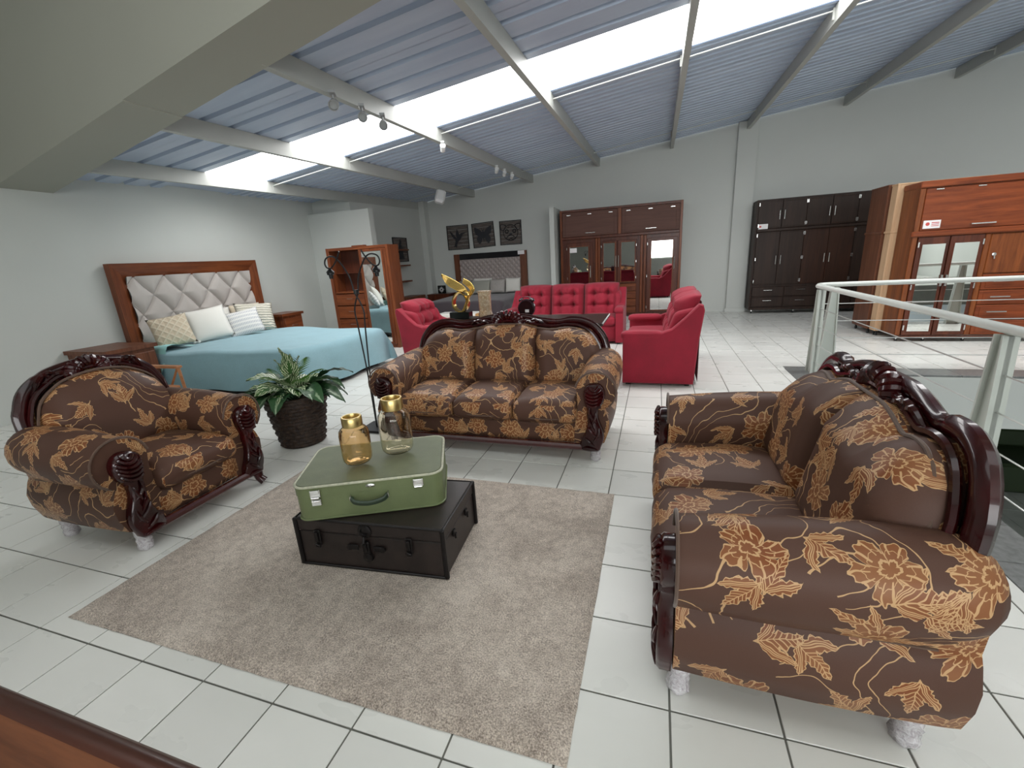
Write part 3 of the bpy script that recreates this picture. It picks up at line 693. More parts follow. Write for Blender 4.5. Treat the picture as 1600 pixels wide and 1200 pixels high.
        for q in range(6):
            z = .445+q*.024; wl = .058+.010*sin(q/5*pi)-(.0 if q < 4 else .012*(q-3)); wr = wl-.012
            p = [(sg*(rc-wl), -.004, z+.012), (sg*(rc-wl*.4), -.018, z-.006), (sg*(rc+wr*.3), -.018, z+.0), (sg*(rc+wr), -.004, z+.030)]
            m.tube(smoothpath(p, 4), [.006]+[.011]*11+[.006], 6)
        m.build('shell_carving', 'lacquer', af)
        m = MB()
        for (x0, z0, x1, z1, x2, z2) in [(-.03, .44, -.035, .39, -.01, .34), (-.045, .40, -.02, .36, .012, .32), (-.04, .35, -.025, .30, .0, .25), (.01, .40, .0, .35, -.02, .30), (-.05, .28, -.02, .24, .03, .20), (.03, .28, .02, .22, -.01, .17), (-.07, .20, -.04, .17, .0, .14), (-.085, .12, -.05, .125, .02, .11)]:
            m.tube(smoothpath([(sg*(rc+x0), -.006, z0), (sg*(rc+x1), -.014, z1), (sg*(rc+x2), -.006, z2)], 4), [.003, .006, .008, .009, .009, .009, .008, .006, .003], 6)
        m.build('leaf_carving', 'lacquer', af)
    # feet
    for ix_, (sx, fy) in enumerate([(-1, .07), (1, .07), (-1, .70), (1, .70)]):
        x = sx*(hw-.15)
        if fy < .1 and not wrapped_front[ix_]:
            m = MB(); m.tube([(x, fy-.02, .13), (x+sx*.012, fy-.035, .09), (x+sx*.01, fy-.045, .05), (x+sx*.02, fy-.07, .02)], [.035, .034, .028, .030], 10); m.build('leg', 'lacquer', T, label='unwrapped carved wooden foot'); continue
        m = MB(); prof = [(.0, 0), (.026, .001), (.033, .012), (.036, .03), (.030, .048), (.033, .062), (.029, .078), (.035, .095), (.033, .135)]
        m.lathe([(r*1.08, z) for r, z in prof], (x, fy, 0), 16)
        o = m.build('leg', 'wrap', T)
        for v in o.data.vertices:
            a = atan2(v.co.y-fy, v.co.x-x); k = 1+.09*sin(5*a+v.co.z*90+ix_)+.05*sin(9*a-v.co.z*160); v.co.x = x+(v.co.x-x)*k; v.co.y = fy+(v.co.y-fy)*k
    return T
make_sofa(3, 'brown floral three-seat sofa with carved dark wood crest, behind the suitcases', 'brown floral carved wood suite', (1, 1), (-1.23, 2.87, 0), 0)
make_sofa(2, 'brown floral two-seat sofa seen side-on at right, backing onto the railing', 'brown floral carved wood suite', (1, 1), (.04, 1.85, 0), R_(-90), 'carved_loveseat')
make_sofa(1, 'brown floral armchair with carved dark crest at the left of the rug', 'brown floral carved wood suite', (1, 0), (-2.63, 1.735, 0), R_(91), 'carved_armchair')

# ================================================================== RUG, TRUNK, SUITCASE, JARS
m = MB(); rx0, rx1, ry0, ry1 = -2.50, -.21, .90, 2.475; nx, ny = 60, 42; P = []
for i in range(nx+1):
    r = []
    for j in range(ny+1):
        u, v = i/nx, j/ny; e = min(u, 1-u)*2.3, min(v, 1-v)*1.6; h = .021*min(1, min(e)/.02)**.5+random.uniform(-.0012, .0012)
        r.append((lerp(rx0, rx1, u)+random.uniform(-.002, .002), lerp(ry0, ry1, v)+random.uniform(-.002, .002), .003+h))
    P.append(r)
m.grid(P); m.grid([[(rx0, ry0, .001), (rx0, ry1, .001)], [(rx1, ry0, .001), (rx1, ry1, .001)]])
for e in ([p[0] for p in P], [p[-1] for p in P], P[0], P[-1]): m.grid([[q, (q[0], q[1], .001)] for q in e])
tag(m.build('rug', 'rug'), 'large plain taupe pile rug under the trunk and suitcase', 'rug')

T = thing('travel_trunk', 'dark brown leather trunk lying on the rug under the green suitcase', 'trunk', (-1.655, 1.452, .0275), R_(5))
TL, TD, TH = .765, .44, .262
bx('body', 'trunk', 0, TL, 0, TD, 0, TH*.72, T, .006); bx('lid', 'trunk', -.004, TL+.004, -.004, TD+.004, TH*.725, TH, T, .008)
m = MB()
for x in (-.004, TL+.004):
    for y in (-.004, TD+.004): box('corner_binding', 'trunk_metal', (x, y, TH/2), (.022, .022, TH+.003), .006, T)
m = MB()
for y in (-.006, TD+.006): m.tube([(0, y, TH-.004), (TL, y, TH-.004)], .006, 6); m.tube([(0, y, .004), (TL, y, .004)], .006, 6)
for x in (-.006, TL+.006): m.tube([(x, 0, TH-.004), (x, TD, TH-.004)], .006, 6)
m.build('edge_binding', 'trunk_metal', T)
def latch(x, parent):
    m = MB(); m.box((x, -.012, .165), (.032, .012, .085), .004); m.box((x, -.022, .175), (.020, .014, .05), .004); m.box((x, -.020, .125), (.026, .014, .02), .004)
    m.tube([(x-.012, -.03, .135), (x, -.034, .145), (x+.012, -.03, .135)], .004, 6); return m.build('hasp', 'trunk_metal', parent, smooth=False)
latch(.115, T); latch(.60, T)
m = MB(); m.lathe([(0, 0), (.036, 0), (.036, .008), (.028, .012), (.02, .012), (.018, .006), (0, .008)], (.375, -.004, .222), 20, Matrix.Rotation(R_(90), 3, 'X')); m.lathe([(0, 0), (.027, 0), (.025, .012), (.012, .014), (0, .018)], (.375, -.006, .080), 18, Matrix.Rotation(R_(90), 3, 'X'))
m.box((.375, -.014, .135), (.036, .018, .07), .005); m.box((.375, -.026, .14), (.018, .01, .04), .003); m.tube([(.375, -.02, .20), (.375, -.028, .17)], .007, 8)
m.build('lock', 'trunk_metal', T, ang=30)
for x in (.305, .435):
    m = MB(); m.box((x, -.010, .128), (.05, .01, .030), .005); m.lathe([(0, 0), (.015, 0), (.015, .01), (0, .012)], (x+(.022 if x > .37 else -.022), -.005, .128), 14, Matrix.Rotation(R_(90), 3, 'X')); m.build('handle_mount', 'trunk_metal', T, ang=30)
for y in (.12, .30):
    m = MB(); m.box((TL+.008, y, .165), (.012, .03, .035), .004); m.box((TL+.016, y, .15), (.01, .016, .03), .003); m.build('side_mount', 'trunk_metal', T, smooth=False)

def rounded_rect(x0, x1, y0, y1, r, n=6):
    P = []
    for cx, cy, a0 in ((x1-r, y1-r, 0), (x0+r, y1-r, 90), (x0+r, y0+r, 180), (x1-r, y0+r, 270)):
        for k in range(n+1): a = R_(a0+90*k/n); P.append((cx+r*cos(a), cy+r*sin(a)))
    return P
SL, SD, SH = .70, .475, .178
T = thing('suitcase', 'vintage green hard suitcase with cream piping, lying across the dark trunk', 'suitcase', (-1.602, 1.414, .2935), R_(25))
rr = rounded_rect(0, SL, 0, SD, .06)
m = MB(); m.prism(rr, 0, SH*.70); m.build('body', 'green_case', T, ang=50)
rl = rounded_rect(-.003, SL+.003, -.003, SD+.003, .062)
m = MB(); m.prism(rl, SH*.71, SH-.004); lid = m.build('lid', 'green_case', T, ang=50)
m = MB(); m.prism(rounded_rect(.006, SL-.006, .006, SD-.006, .055), SH-.005, SH+.002); m.build('lid_panel', 'green_top', lid, ang=50, label='faded green lid top')
for z, r in ((SH-.003, .0065), (.004, .005)):
    q = rounded_rect(-.002, SL+.002, -.002, SD+.002, .062); q = q+[q[0]]
    m = MB(); m.tube([(a, b_, z) for a, b_ in q], r, 6, cap=False); m.build('piping', 'cream_piping' if z > .05 else 'green_case', T, label='worn cream piping' if z > .05 else None)
for x in (.105, .585):
    m = MB(); m.box((x, -.010, SH*.80), (.048, .008, .038), .002); m.box((x, -.015, SH*.86), (.040, .008, .018), .002); m.tube([(x-.018, -.018, SH*.70), (x+.018, -.018, SH*.70)], .005, 8)
    if x < .3: m.box((x, -.010, SH*.55), (.044, .008, .034), .002); m.tube([(x-.018, -.016, SH*.60), (x+.018, -.016, SH*.60)], .005, 8)
    m.build('latch', 'chrome', T, ang=30)
m = MB(); m.lathe([(0, 0), (.022, 0), (.022, .003), (.016, .006), (0, .007)], (0, 0, 0), 20, Matrix.Rotation(R_(90), 3, 'X'))
for k in range(len(m.v)): x, y, z = m.v[k]; m.v[k] = (x+.36, y-.004, z*.42+SH*.86)
m.build('lock_plate', 'chrome', T)
m = MB(); m.tube(smoothpath([(.265, -.008, .100), (.285, -.032, .088), (.35, -.042, .080), (.415, -.032, .088), (.435, -.008, .100)], 5), [.007]+[.010]*19+[.007], 8, flat=1.3)
h_ = m.build('handle', 'green_handle', T, label='dark green handle')
for x in (.262, .438): m = MB(); m.tube([(x, -.004, .112), (x, -.018, .108), (x, -.018, .092), (x, -.004, .088)], .004, 6); m.build('handle_loop', 'chrome', h_)

def jar(loc, R, H, mat, label, s=1):
    T = thing('glass_jar', label, 'jar', loc, 0, 'amber glass jars on the suitcase')
    o_ = [(0, 0), (R*.6, .0), (R*.86, .006), (R*.97, .02), (R, .045), (R, H*.62), (R*.95, H*.70), (R*.80, H*.755), (R*.64, H*.785), (R*.60, H*.81), (R*.60, H*.90)]
    i_ = [(r-.004 if r > .01 else 0, max(.005, z)) for r, z in o_][::-1]
    m = MB(); m.lathe(o_+i_, (0, 0, 0), 40, cap=False); m.build('vessel', mat, T, ang=60)
    r = R*.62; m = MB(); m.lathe([(r-.003, H*.80), (r+.003, H*.80), (r+.004, H*.82), (r+.004, H*.985), (r+.001, H), (r-.006, H), (r-.008, H*.98), (r-.008, H*.80)], (0, 0, 0), 40, cap=False); m.build('collar', 'brass', T, ang=50, label='brushed gold collar')
jar((-1.425, 1.690, .4975), .074, .245, 'amber', 'shorter amber glass jar with gold rim, front one on the green suitcase')
jar((-1.290, 1.850, .4975), .084, .295, 'pale_amber', 'taller pale glass jar with gold rim, nearest the sofa')

# ================================================================== POT PLANT
T = thing('potted_plant', 'variegated leafy plant in a dark brown woven basket pot by the bed', 'plant', (-2.94, 2.84, 0))
m = MB(); prof = []; NB = 15
for k in range(NB*4+1):
    z = k/(NB*4)*.45; base = .175+.075*(z/.45); prof.append((base+.009*abs(sin(k/4*pi)), z))
prof += [(.235, .452), (.225, .44), (.20, .40)]
m.lathe([(0, 0)]+prof+[(0, .38)], (0, 0, 0), 56, cap=False); pot = m.build('basket_pot', 'weave', T, ang=80)
for v in pot.data.vertices:
    if .01 < v.co.z < .448 and v.co.xy.length > .15:
        a = atan2(v.co.y, v.co.x); row = int(v.co.z/.45*NB); k = 1+.032*sin(28*a/2*1.0+row*pi)+random.uniform(-.012, .012); v.co.x *= k; v.co.y *= k
def leafmesh(name, L, W, droop, mat, fold=.25, jag=0):
    m = MB(); P = []; U = []; n = 10
    for i in range(n+1):
        t = i/n; w_ = W*sin(pi*min(1, t**.75))**.85 if 0 < t < 1 else 0.001
        if jag: w_ *= 1-.25*(i % 2)
        a = droop*t; x = L*(t-.12*t*t*droop); z = L*(.45*t-droop*.55*t*t); r = []; ur = []
        for q in (-1, -.5, 0, .5, 1): r.append((x, q*w_, z+abs(q)*w_*fold+.006*sin(t*17+q*3))); ur.append((t, .5+q*.5))
        P.append(r); U.append(ur)
    m.grid(P, U); return m.mesh(name, mat, True, 80, False)
def frond(name, L, mat):
    m = MB(); n = 13
    for i in range(1, n):
        t = i/n; x = L*t; z = L*(.5*t-.65*t*t); ln = .065*sin(pi*t**.7)+.012
        for sg in (-1, 1):
            b0 = len(m.v); m.v += [(x, 0, z), (x+ln*.55, sg*ln*.45+sg*.006, z+.006), (x+ln*.95, sg*ln, z-.004), (x+ln*.45, sg*ln*.6-sg*.004, z)]
            m.face([b0, b0+1, b0+2, b0+3], [(t, .5), (t, .6), (t, 1), (t, .8)])
    m.tube([(L*k/8, 0, L*(.5*k/8-.65*(k/8)**2)) for k in range(9)], .0025, 4); return m.mesh(name, mat, True, 80, False)
LM = [leafmesh('leaf', .23, .062, .9, 'leaf_stripe'), leafmesh('leaf', .27, .058, 1.15, 'leaf_pale'), leafmesh('leaf', .25, .045, 1.0, 'leaf_dark'), leafmesh('leaf', .20, .055, .35, 'leaf_stripe'), frond('fern_frond', .24, 'leaf_fern'), frond('fern_frond', .28, 'leaf_dark')]
random.seed(21); z0 = .43
spec = []
for k in range(12): spec.append((0, k*30+random.uniform(-12, 12), 8+random.uniform(-10, 14), .07, .05, 1.0))
for k in range(10): spec.append((1, k*36+15+random.uniform(-12, 12), -4+random.uniform(-12, 16), .13, .04, 1.05+random.uniform(-.1, .15)))
for k in range(10): spec.append((2, k*36+random.uniform(-12, 12), 2+random.uniform(-16, 20), .12, .03, 1.0+random.uniform(-.1, .2)))
for k in range(5): spec.append((3, k*72+20+random.uniform(-12, 12), 48+random.uniform(-10, 20), .03, .12, 1.))
for k in range(5): spec.append((4, k*72+40+random.uniform(-12, 12), 32+random.uniform(-10, 10), .05, .09, .9))
for k in range(7): spec.append((5, k*51+random.uniform(-12, 12), 6+random.uniform(-10, 10), .08, .04, 1.0))
spec += [(3, 255, 62, .0, .17, 1.15), (1, 5, 5, .17, .10, 1.25), (1, -22, -4, .16, .08, 1.2), (2, 20, 14, .2, .12, 1.3), (2, 175, 12, .15, .10, 1.2), (0, 245, -14, .11, .05, 1.25), (0, 290, -6, .10, .05, 1.2), (0, 215, -4, .12, .06, 1.25), (0, 268, 6, .09, .08, 1.2), (0, 320, 2, .10, .07, 1.15), (0, 232, 22, .06, .10, 1.2), (0, 305, 26, .06, .10, 1.1), (1, 195, -6, .14, .05, 1.2), (4, 135, 30, .05, .10, 1.1), (4, 110, 38, .05, .10, 1.1)]
for ty, az, el, rr_, dz, sc in spec:
    o = bpy.data.objects.new('leaf' if ty < 4 else 'fern_frond', LM[ty]); C.objects.link(o); o.parent = T
    a = R_(az); o.location = (cos(a)*rr_, sin(a)*rr_, z0+dz); o.rotation_euler = (random.uniform(-.35, .35), -R_(el), a); o.scale = (sc*1.16, sc*1.22, sc*1.1)
m = MB()
for k in range(14):
    a = k*2.4; m.tube([(.03*cos(a), .03*sin(a), .38), (.08*cos(a), .08*sin(a), .46), (.13*cos(a), .13*sin(a), .50+.02*(k % 3))], .004, 5)
m.build('stem', 'leaf_dark', T)

# ================================================================== FLOOR LAMP (bare black frame)
T = thing('floor_lamp', 'tall black wrought floor lamp with two looped arms and no shades', 'lamp', (-2.44, 3.22, 0))
box('base', 'black_metal', (0, 0, .012), (.24, .24, .022), .003, T)
Lp = {}
for sg in (-1, 1):
    p = [(sg*-.012, 0, .02), (sg*-.02, 0, .5), (sg*-.045, 0, .95), (sg*-.055, 0, 1.08), (sg*-.03, 0, 1.17), (sg*.01, 0, 1.25), (sg*.03, 0, 1.36), (sg*.08, 0, 1.46), (sg*.14, 0, 1.535), (sg*.19, 0, 1.555), (sg*.245, 0, 1.54), (sg*.265, 0, 1.50), (sg*.25, 0, 1.465), (sg*.21, 0, 1.46), (sg*.17, 0, 1.49), (sg*.13, 0, 1.54), (sg*.10, 0, 1.59)]
    p = [(x, .012*sg, z) for x, y, z in p]
    m = MB(); m.tube(smoothpath(p, 6), .0065, 8); pole = m.build('pole', 'black_metal', T)
    m = MB(); m.lathe([(0, 0), (.016, 0), (.018, .03), (.030, .034), (.030, .050), (.036, .054), (.030, .062), (.012, .080), (0, .085)], (sg*.222, .012*sg, 1.372), 16); m.build('lamp_holder', 'black_metal', T)
m = MB(); m.tube([(0, 0, 1.235), (0, 0, 1.27)], .022, 8); m.build('collar', 'black_metal', T)

# ================================================================== TEAL BED, NIGHTSTANDS, PILLOWS
def pillow(name, w_, h_, t_, mat, n=14):
    m = MB()
    for sg in (-1, 1):
        P = []; U = []
        for i in range(n+1):
            r = []; ur = []
            for j in range(n+1):
                u, v = -1+2*i/n, -1+2*j/n; a = max(0, 1-u*u)**.55*max(0, 1-v*v)**.55
                pin = 1-.06*(1-abs(u)**3)*(abs(v)**4)-.06*(1-abs(v)**3)*(abs(u)**4)*0
                x = u*w_/2*(1-.05*(1-v*v)*abs(u)**5*0-.055*(1-(abs(v)))*0); x = u*w_/2*(.94+.06*abs(v)**3); z = v*h_/2*(.94+.06*abs(u)**3)
                r.append((x, sg*t_/2*a, z+h_/2)); ur.append((x, z))
            P.append(r); U.append(ur)
        m.grid(P, U)
    return m
def place_pillow(label, cat, loc, rz, tilt, w_, h_, t_, mat, roll=0, group=None):
    T = thing('pillow', label, cat, loc, 0, group); T.rotation_euler = (tilt, roll, rz)
    o = pillow('cover', w_, h_, t_, mat).build('cover', mat, T); weld(o); return T
HX = -6.78
T = thing('bed', 'big bed with blue cover and diamond tufted headboard against the left wall', 'bed', (0, 0, 0))
hy0, hy1, hz = 3.95, 6.20, 1.69; fwid = .18
hb = thing('headboard', '', '', (0, 0, 0)); bpy.data.objects.remove(hb)
def frame_member(name, quad, mat):     # bevelled mitred member: quad of (y,z), outer proud
    m = MB(); (a, b_, c_, d) = quad
    f = [(HX, *a), (HX, *b_), (HX, *c_), (HX, *d), (HX+.10, *a), (HX+.10, *b_), (HX+.045, *c_), (HX+.045, *d)]
    m.v += f; 
    for q in ((0, 1, 2, 3), (4, 5, 6, 7), (0, 1, 5, 4), (1, 2, 6, 5), (2, 3, 7, 6), (3, 0, 4, 7)): m.face(q)
    return m.build(name, mat, T, smooth=False)
frame_member('headboard_frame', ((hy0, hz), (hy1, hz), (hy1-fwid, hz-fwid), (hy0+fwid, hz-fwid)), 'red_wood_y')
frame_member('headboard_frame', ((hy0, .02), (hy0, hz), (hy0+fwid, hz-fwid), (hy0+fwid, .02)), 'red_wood_z')
frame_member('headboard_frame', ((hy1, hz), (hy1, .02), (hy1-fwid, .02), (hy1-fwid, hz-fwid)), 'red_wood_z')
m = MB(); y0, y1, z0_, z1 = hy0+fwid-.01, hy1-fwid+.01, .25, hz-fwid+.01; ny, nz = 150, 110; P = []; U = []
cw, chh = (y1-y0)/4.7, .52
for i in range(ny+1):
    r = []; ur = []
    for j in range(nz+1):
        y = lerp(y0, y1, i/ny); z = lerp(z0_, z1, j/nz)
        a = (y-y0-.28*cw)/cw+.035*sin((z1-z)/chh*2*pi); b_ = (z1-z)/chh
        p, q = a+b_, a-b_; dp = abs(p-round(p)); dq = abs(q-round(q)); e = min(dp, dq)*2; k = max(dp, dq)*2
        h = .055*(1-(1-min(1, e*1.0))**3.2)-.026*(1-min(1, e/.10))
        r.append((HX+.045+h, y, z)); ur.append((y, z))
    P.append(r); U.append(ur)
m.grid(P, U); m.build('tufted_panel', 'linen', T, ang=180, label='beige diamond-tufted panel')
bx('bed_base', 'black_gloss', -6.68, -4.06, 4.0, 5.62, .0, .22, T)
bx('mattress', 'white_cloth', -6.70, -4.04, 3.97, 5.70, .22, .52, T, .05)
# cover: height field draped over the mattress, hanging to the floor at the near foot corner
m = MB(); P = []; U = []; nu, nv = 90, 80
X0, X1, Y0, Y1 = -6.60, -3.98, 3.90, 5.74; TOPZ = .565
drop = .46
for i in range(nu+1):
    r = []; ur = []
    s_ = lerp(0, (X1-X0)+drop, i/nu)
    for j in range(nv+1):
        t_ = lerp(-drop, (Y1-Y0)+drop, j/nv)
        dx = max(0, s_-(X1-X0)); dy = max(0, -t_, t_-(Y1-Y0)); x = X0+min(s_, X1-X0); y = Y0+min(max(t_, 0), Y1-Y0); z = TOPZ
        sgn = -1 if t_ < 0 else 1
        z += .018*sin(x*2.2+y*1.3)+.010*sin(x*5+y*4)
        if dx > 0 and dy > 0:
            z -= sqrt(dx*dx+dy*dy)*1.0; x += .05*min(1, dx*6)+dy*.22; y += sgn*(.03*min(1, dy*6)+dx*.30)
        elif dx > 0: z -= dx; x += .045*min(1, (dx*7))**.5+.02*sin(t_*9)*dx/drop+.03*dx
        elif dy > 0: z -= dy; y += sgn*(.035*min(1, dy*7)**.5+.018*sin(s_*8+1)*dy/drop)
        rr2 = .05; edge = max(0, min((X1-X0)-s_, t_ if t_ > 0 else 9, (Y1-Y0)-t_)) if dx == 0 and dy == 0 else 0
        if dx == 0 and dy == 0 and edge < rr2: z -= .03*(1-edge/rr2)**2
        elif dx or dy: z -= .03
        r.append((x, y, max(.012, z))); ur.append((s_, t_))
    P.append(r); U.append(ur)
m.grid(P, U); cv = m.build('bed_cover', 'teal', T, ang=180)
m = MB(); P = []
for i in range(15):
    r = []
    for j in range(15):
        u, v = i/14, j/14; y = 3.90-.0+u*.42; x = -6.66+v*.62; z = .60+.03*sin(u*5)+.01*sin(v*9)-max(0, .10-u)*1.5; r.append((x, y+.01*sin(v*6), z-.012))
    P.append(r)
m.grid(P); m.grid([[(x, y-.03*k+.02*sin(x*14)*k, lerp(z, .22, k/4.)) for (x, y, z) in [P[0][q] for q in range(15)]] for k in range(5)]); m.build('folded_corner', 'aqua', T, ang=180, label='paler aqua underside of the turned cover corner')
P0 = TOPZ+.005
place_pillow('beige pillow with raised lattice pattern, nearest the near corner of the headboard', 'pillow', (-6.22, 4.23, P0), R_(62), R_(-24), .46, .44, .16, 'lattice', R_(-6))
T2 = place_pillow('plain white pillow with pom-pom corners on the blue bed', 'pillow', (-6.13, 4.70, P0), R_(58), R_(-26), .54, .50, .17, 'white_cloth', R_(-7))
for a, b_ in ((-1, .96), (-.93, .86), (-.95, .03), (-.75, -.0)):
    m = MB(); m.lathe([(0, -.022), (.014, -.017), (.022, 0), (.014, .017), (0, .022)], (a*.262, -.01, .02+b_*.47), 10); m.build('pompom', 'white_cloth', T2)
place_pillow('small white pillow with rows of grey dashes, third along the blue bed', 'pillow', (-5.93, 5.12, P0), R_(54), R_(-30), .48, .42, .14, 'dash', R_(-9))
place_pillow('cream ribbed pillow on the blue bed, nearer of the two at the far end', 'pillow', (-6.12, 5.46, P0), R_(60), R_(-22), .56, .47, .16, 'ribbed', R_(4))
place_pillow('cream pillow half hidden at the far end of the blue bed', 'pillow', (-6.42, 5.60, P0), R_(72), R_(-16), .50, .44, .13, 'beige_cloth')
place_pillow('white pillow lying behind the dashed one, only its top edge showing', 'pillow', (-6.48, 5.10, P0), R_(82), R_(-12), .50, .42, .12, 'white_cloth')
def nightstand(label, x0, x1, y0, y1, h, mats=('red_wood_y', 'red_wood_z')):
    T = thing('nightstand', label, 'nightstand', (x0, y0, 0), 0, 'nightstands of the blue bed'); w_, d_ = y1-y0, x1-x0
    m = MB(); m.prism([(0, 0), (d_, 0), (d_, w_), (0, w_)], h-.045, h, bev=.0); o = m.build('top', mats[0], T, smooth=False)
    bx('body', mats[1], 0, d_-.03, .03, w_-.03, 0.02, h-.046, T)
    for k in range(2):
        zz = .06+k*(h-.13)/2; dr = bx('drawer', mats[0], d_-.028, d_-.006, .05, w_-.05, zz, zz+(h-.14)/2-.015, T, .008)
        m = MB(); m.tube([(d_-.0, w_/2-.07, zz+(h-.14)/4), (d_+.012, w_/2-.06, zz+(h-.14)/4), (d_+.012, w_/2+.06, zz+(h-.14)/4), (d_-.0, w_/2+.07, zz+(h-.14)/4)], .005, 6); m.build('handle', 'chrome', dr)
    return T
nightstand('brown wooden nightstand on the near side of the blue bed, behind the armchair', -6.80, -6.05, 3.27, 3.86, .69, ('walnut_z', 'walnut_z'))
nightstand('reddish nightstand on the far side of the blue bed', -6.80, -6.38, 6.24, 6.76, .73)

# light wooden armchair between bed and brown armchair
T = thing('wooden_chair', 'light wooden open-arm chair, half hidden behind the brown armchair', 'chair', (-4.70, 2.71, 0), R_(90))
bx('seat', 'chair_wood', -.24, .24, -.24, .24, .40, .44, T, .01)
for sx in (-1, 1):
    bx('armrest', 'chair_wood', sx*.26-.03, sx*.26+.03, -.26, .24, .605, .63, T, .006)
    for y, ly in ((-.24, -.05), (.22, .0)):
        m = MB(); m.tube([(sx*.26, y+ly, 0), (sx*.26, y, .605)], .017, 4); m.build('leg', 'chair_wood', T, smooth=False)
    m = MB(); m.tube([(sx*.26, -.08, .42), (sx*.26, -.22, .60)], .014, 4); m.build('brace', 'chair_wood', T, smooth=False)
for z in (.70, .80):
    bx('back_slat', 'chair_wood', -.22, .22, .23, .25, z-.25, z-.20, T, .004)

# ================================================================== MIRRORED CLOSET
def hinge(p, parent, s=1.):
    m = MB(); m.box(p, (.012*s, .014, .05*s), .002); return m.build('hinge', 'chrome', parent, smooth=False)
def pull_h(x, y, z, L, parent, nm='handle', r=.006):
    m = MB(); m.tube([(x-L/2, y, z), (x-L/2, y-.025, z), (x+L/2, y-.025, z), (x+L/2, y, z)], r, 6); return m.build(nm, 'chrome', parent)
def pull_v(x, y, z, L, parent, r=.006):
    m = MB(); m.tube([(x, y, z-L/2), (x, y-.025, z-L/2), (x, y-.025, z+L/2), (x, y, z+L/2)], r, 6); return m.build('handle', 'chrome', parent)
X0, X1, Y0, Y1, H = -5.73, -4.43, 6.87, 7.21, 1.815
T = thing('mirrored_closet', 'reddish wooden closet with open shelf, drawers and a mirror door by the blue bed', 'wardrobe', (X0, Y0, 0)); W = X1-X0; Dp = Y1-Y0
for a, b_ in ((0, .06), (W-.05, W)): bx('side_panel', 'red_wood_z', a, b_, 0, Dp, 0, H, T)
bx('top_panel', 'red_wood_x', .06, W-.05, 0, Dp, H-.05, H, T); bx('back_panel', 'dark_red_z', .06, W-.05, Dp-.02, Dp-.001, .05, H-.05, T); bx('plinth', 'red_wood_x', .06, W-.05, .01, Dp-.03, 0, .06, T)
bx('divider', 'red_wood_z', .685, .715, .005, Dp-.02, .06, H-.05, T); bx('shelf', 'red_wood_x', .06, .685, .02, Dp-.02, 1.01, 1.04, T)
bx('shelf', 'dark_red_z', .06, .685, .10, Dp-.02, 1.36, 1.37, T)
for z0, z1 in ((.79, 1.0), (.55, .78), (.31, .54), (.07, .30)):
    d = bx('drawer', 'red_wood_x', .065, .68, -.004, .02, z0+.004, z1-.004, T, .006); pull_h(.38, -.004, (z0+z1)/2+.02, .12, d, r=.004)
dr = bx('mirror_door', 'red_wood_z', .72, W-.052, -.012, .018, .065, H-.055, T, .006)
bx('mirror', 'mirror', .76, W-.14, -.016, -.0125, .115, H-.10, dr, 0, 'mirror')
for a, b_, c_, d_ in ((.735, .76, .09, H-.08), (W-.14, W-.105, .09, H-.08)): bx('moulding', 'red_wood_z', a, b_, -.024, -.010, c_, d_, dr, .005)
for c_, d_ in ((.09, .115), (H-.10, H-.075)): bx('moulding', 'red_wood_x', .76, W-.14, -.024, -.010, c_, d_, dr, .005)
tag(bx('wood_offcut', 'red_wood_x', X0+.55, X0+.80, Y0+.02, Y0+.12, H, H+.022), 'thin wooden offcut lying on top of the mirrored closet', 'board')

# ================================================================== MIRRORED WARDROBE ON THE BACK WALL
X0, X1, Y0, H = -2.15, .49, 10.5, 2.42; W = X1-X0; Dp = .50
T = thing('mirrored_wardrobe', 'wide reddish-brown wardrobe with four mirror doors behind the red sofa', 'wardrobe', (X0, Y0, 0))
bx('carcass', 'dark_red_z', 0, W, .035, Dp, .03, H, T)
bx('side_panel', 'red_wood_z', 0, .05, 0, .034, .03, H, T); bx('side_panel', 'red_wood_z', W-.05, W, 0, .034, .03, H, T)
bx('cornice', 'dark_red_z', .05, W-.05, -.0, .034, H-.05, H, T); bx('middle_rail', 'dark_red_z', .05, W-.05, -.02, .034, 1.775, 1.835, T, .008)
bx('upper_divider', 'red_wood_z', 1.30, 1.37, -.0, .034, 1.835, H-.05, T)
for a, b_ in ((.06, 1.29), (1.38, W-.06)):
    d = bx('flap_door', 'brown_panel', a, b_, .0, .03, 1.84, H-.055, T, .006); bx('raised_panel', 'brown_panel', a+.07, b_-.07, -.008, .0, 1.87, H-.13, d, .006)
    pull_h((a+b_)/2+.02, -.006, 1.905, .22, d, r=.009)
    for q in (.12, .5, .88):
        m = MB(); m.box((lerp(a, b_, q), -.012, H-.115), (.09, .012, .018), .002); m.build('hinge', 'chrome', d, smooth=False)
def mirdoor(a, b_, z0, z1, ma, mb, mz0, mz1, hx_, hz_, hl):
    d = bx('mirror_door', 'dark_red_z', a, b_, -.008, .03, z0, z1, T, .006); bx('mirror', 'mirror', ma, mb, -.012, -.0085, mz0, mz1, d, 0, 'mirror')
    w_ = .018
    for p in ((ma-w_, ma, mz0-w_, mz1+w_), (mb, mb+w_, mz0-w_, mz1+w_), (ma, mb, mz0-w_, mz0), (ma, mb, mz1, mz1+w_)): bx('moulding', 'red_wood_z', p[0], p[1], -.018, -.007, p[2], p[3], d, .004)
    pull_v(hx_, -.010, hz_, hl, d, .009)
    for z in (z0+.12, (z0+z1)/2, z1-.12): hinge((a+.008 if hx_ > (a+b_)/2 else b_-.008, -.014, z), d, 1.1)
    return d
d1 = mirdoor(.14, .74, .12, 1.70, .215, .645, .25, 1.61, .69, 1.05, .26)
m = MB(); m.box((.30, -.0125, 1.54), (.16, .003, .10), 0); m.build('price_card', 'card', d1, smooth=False, label='white price card')
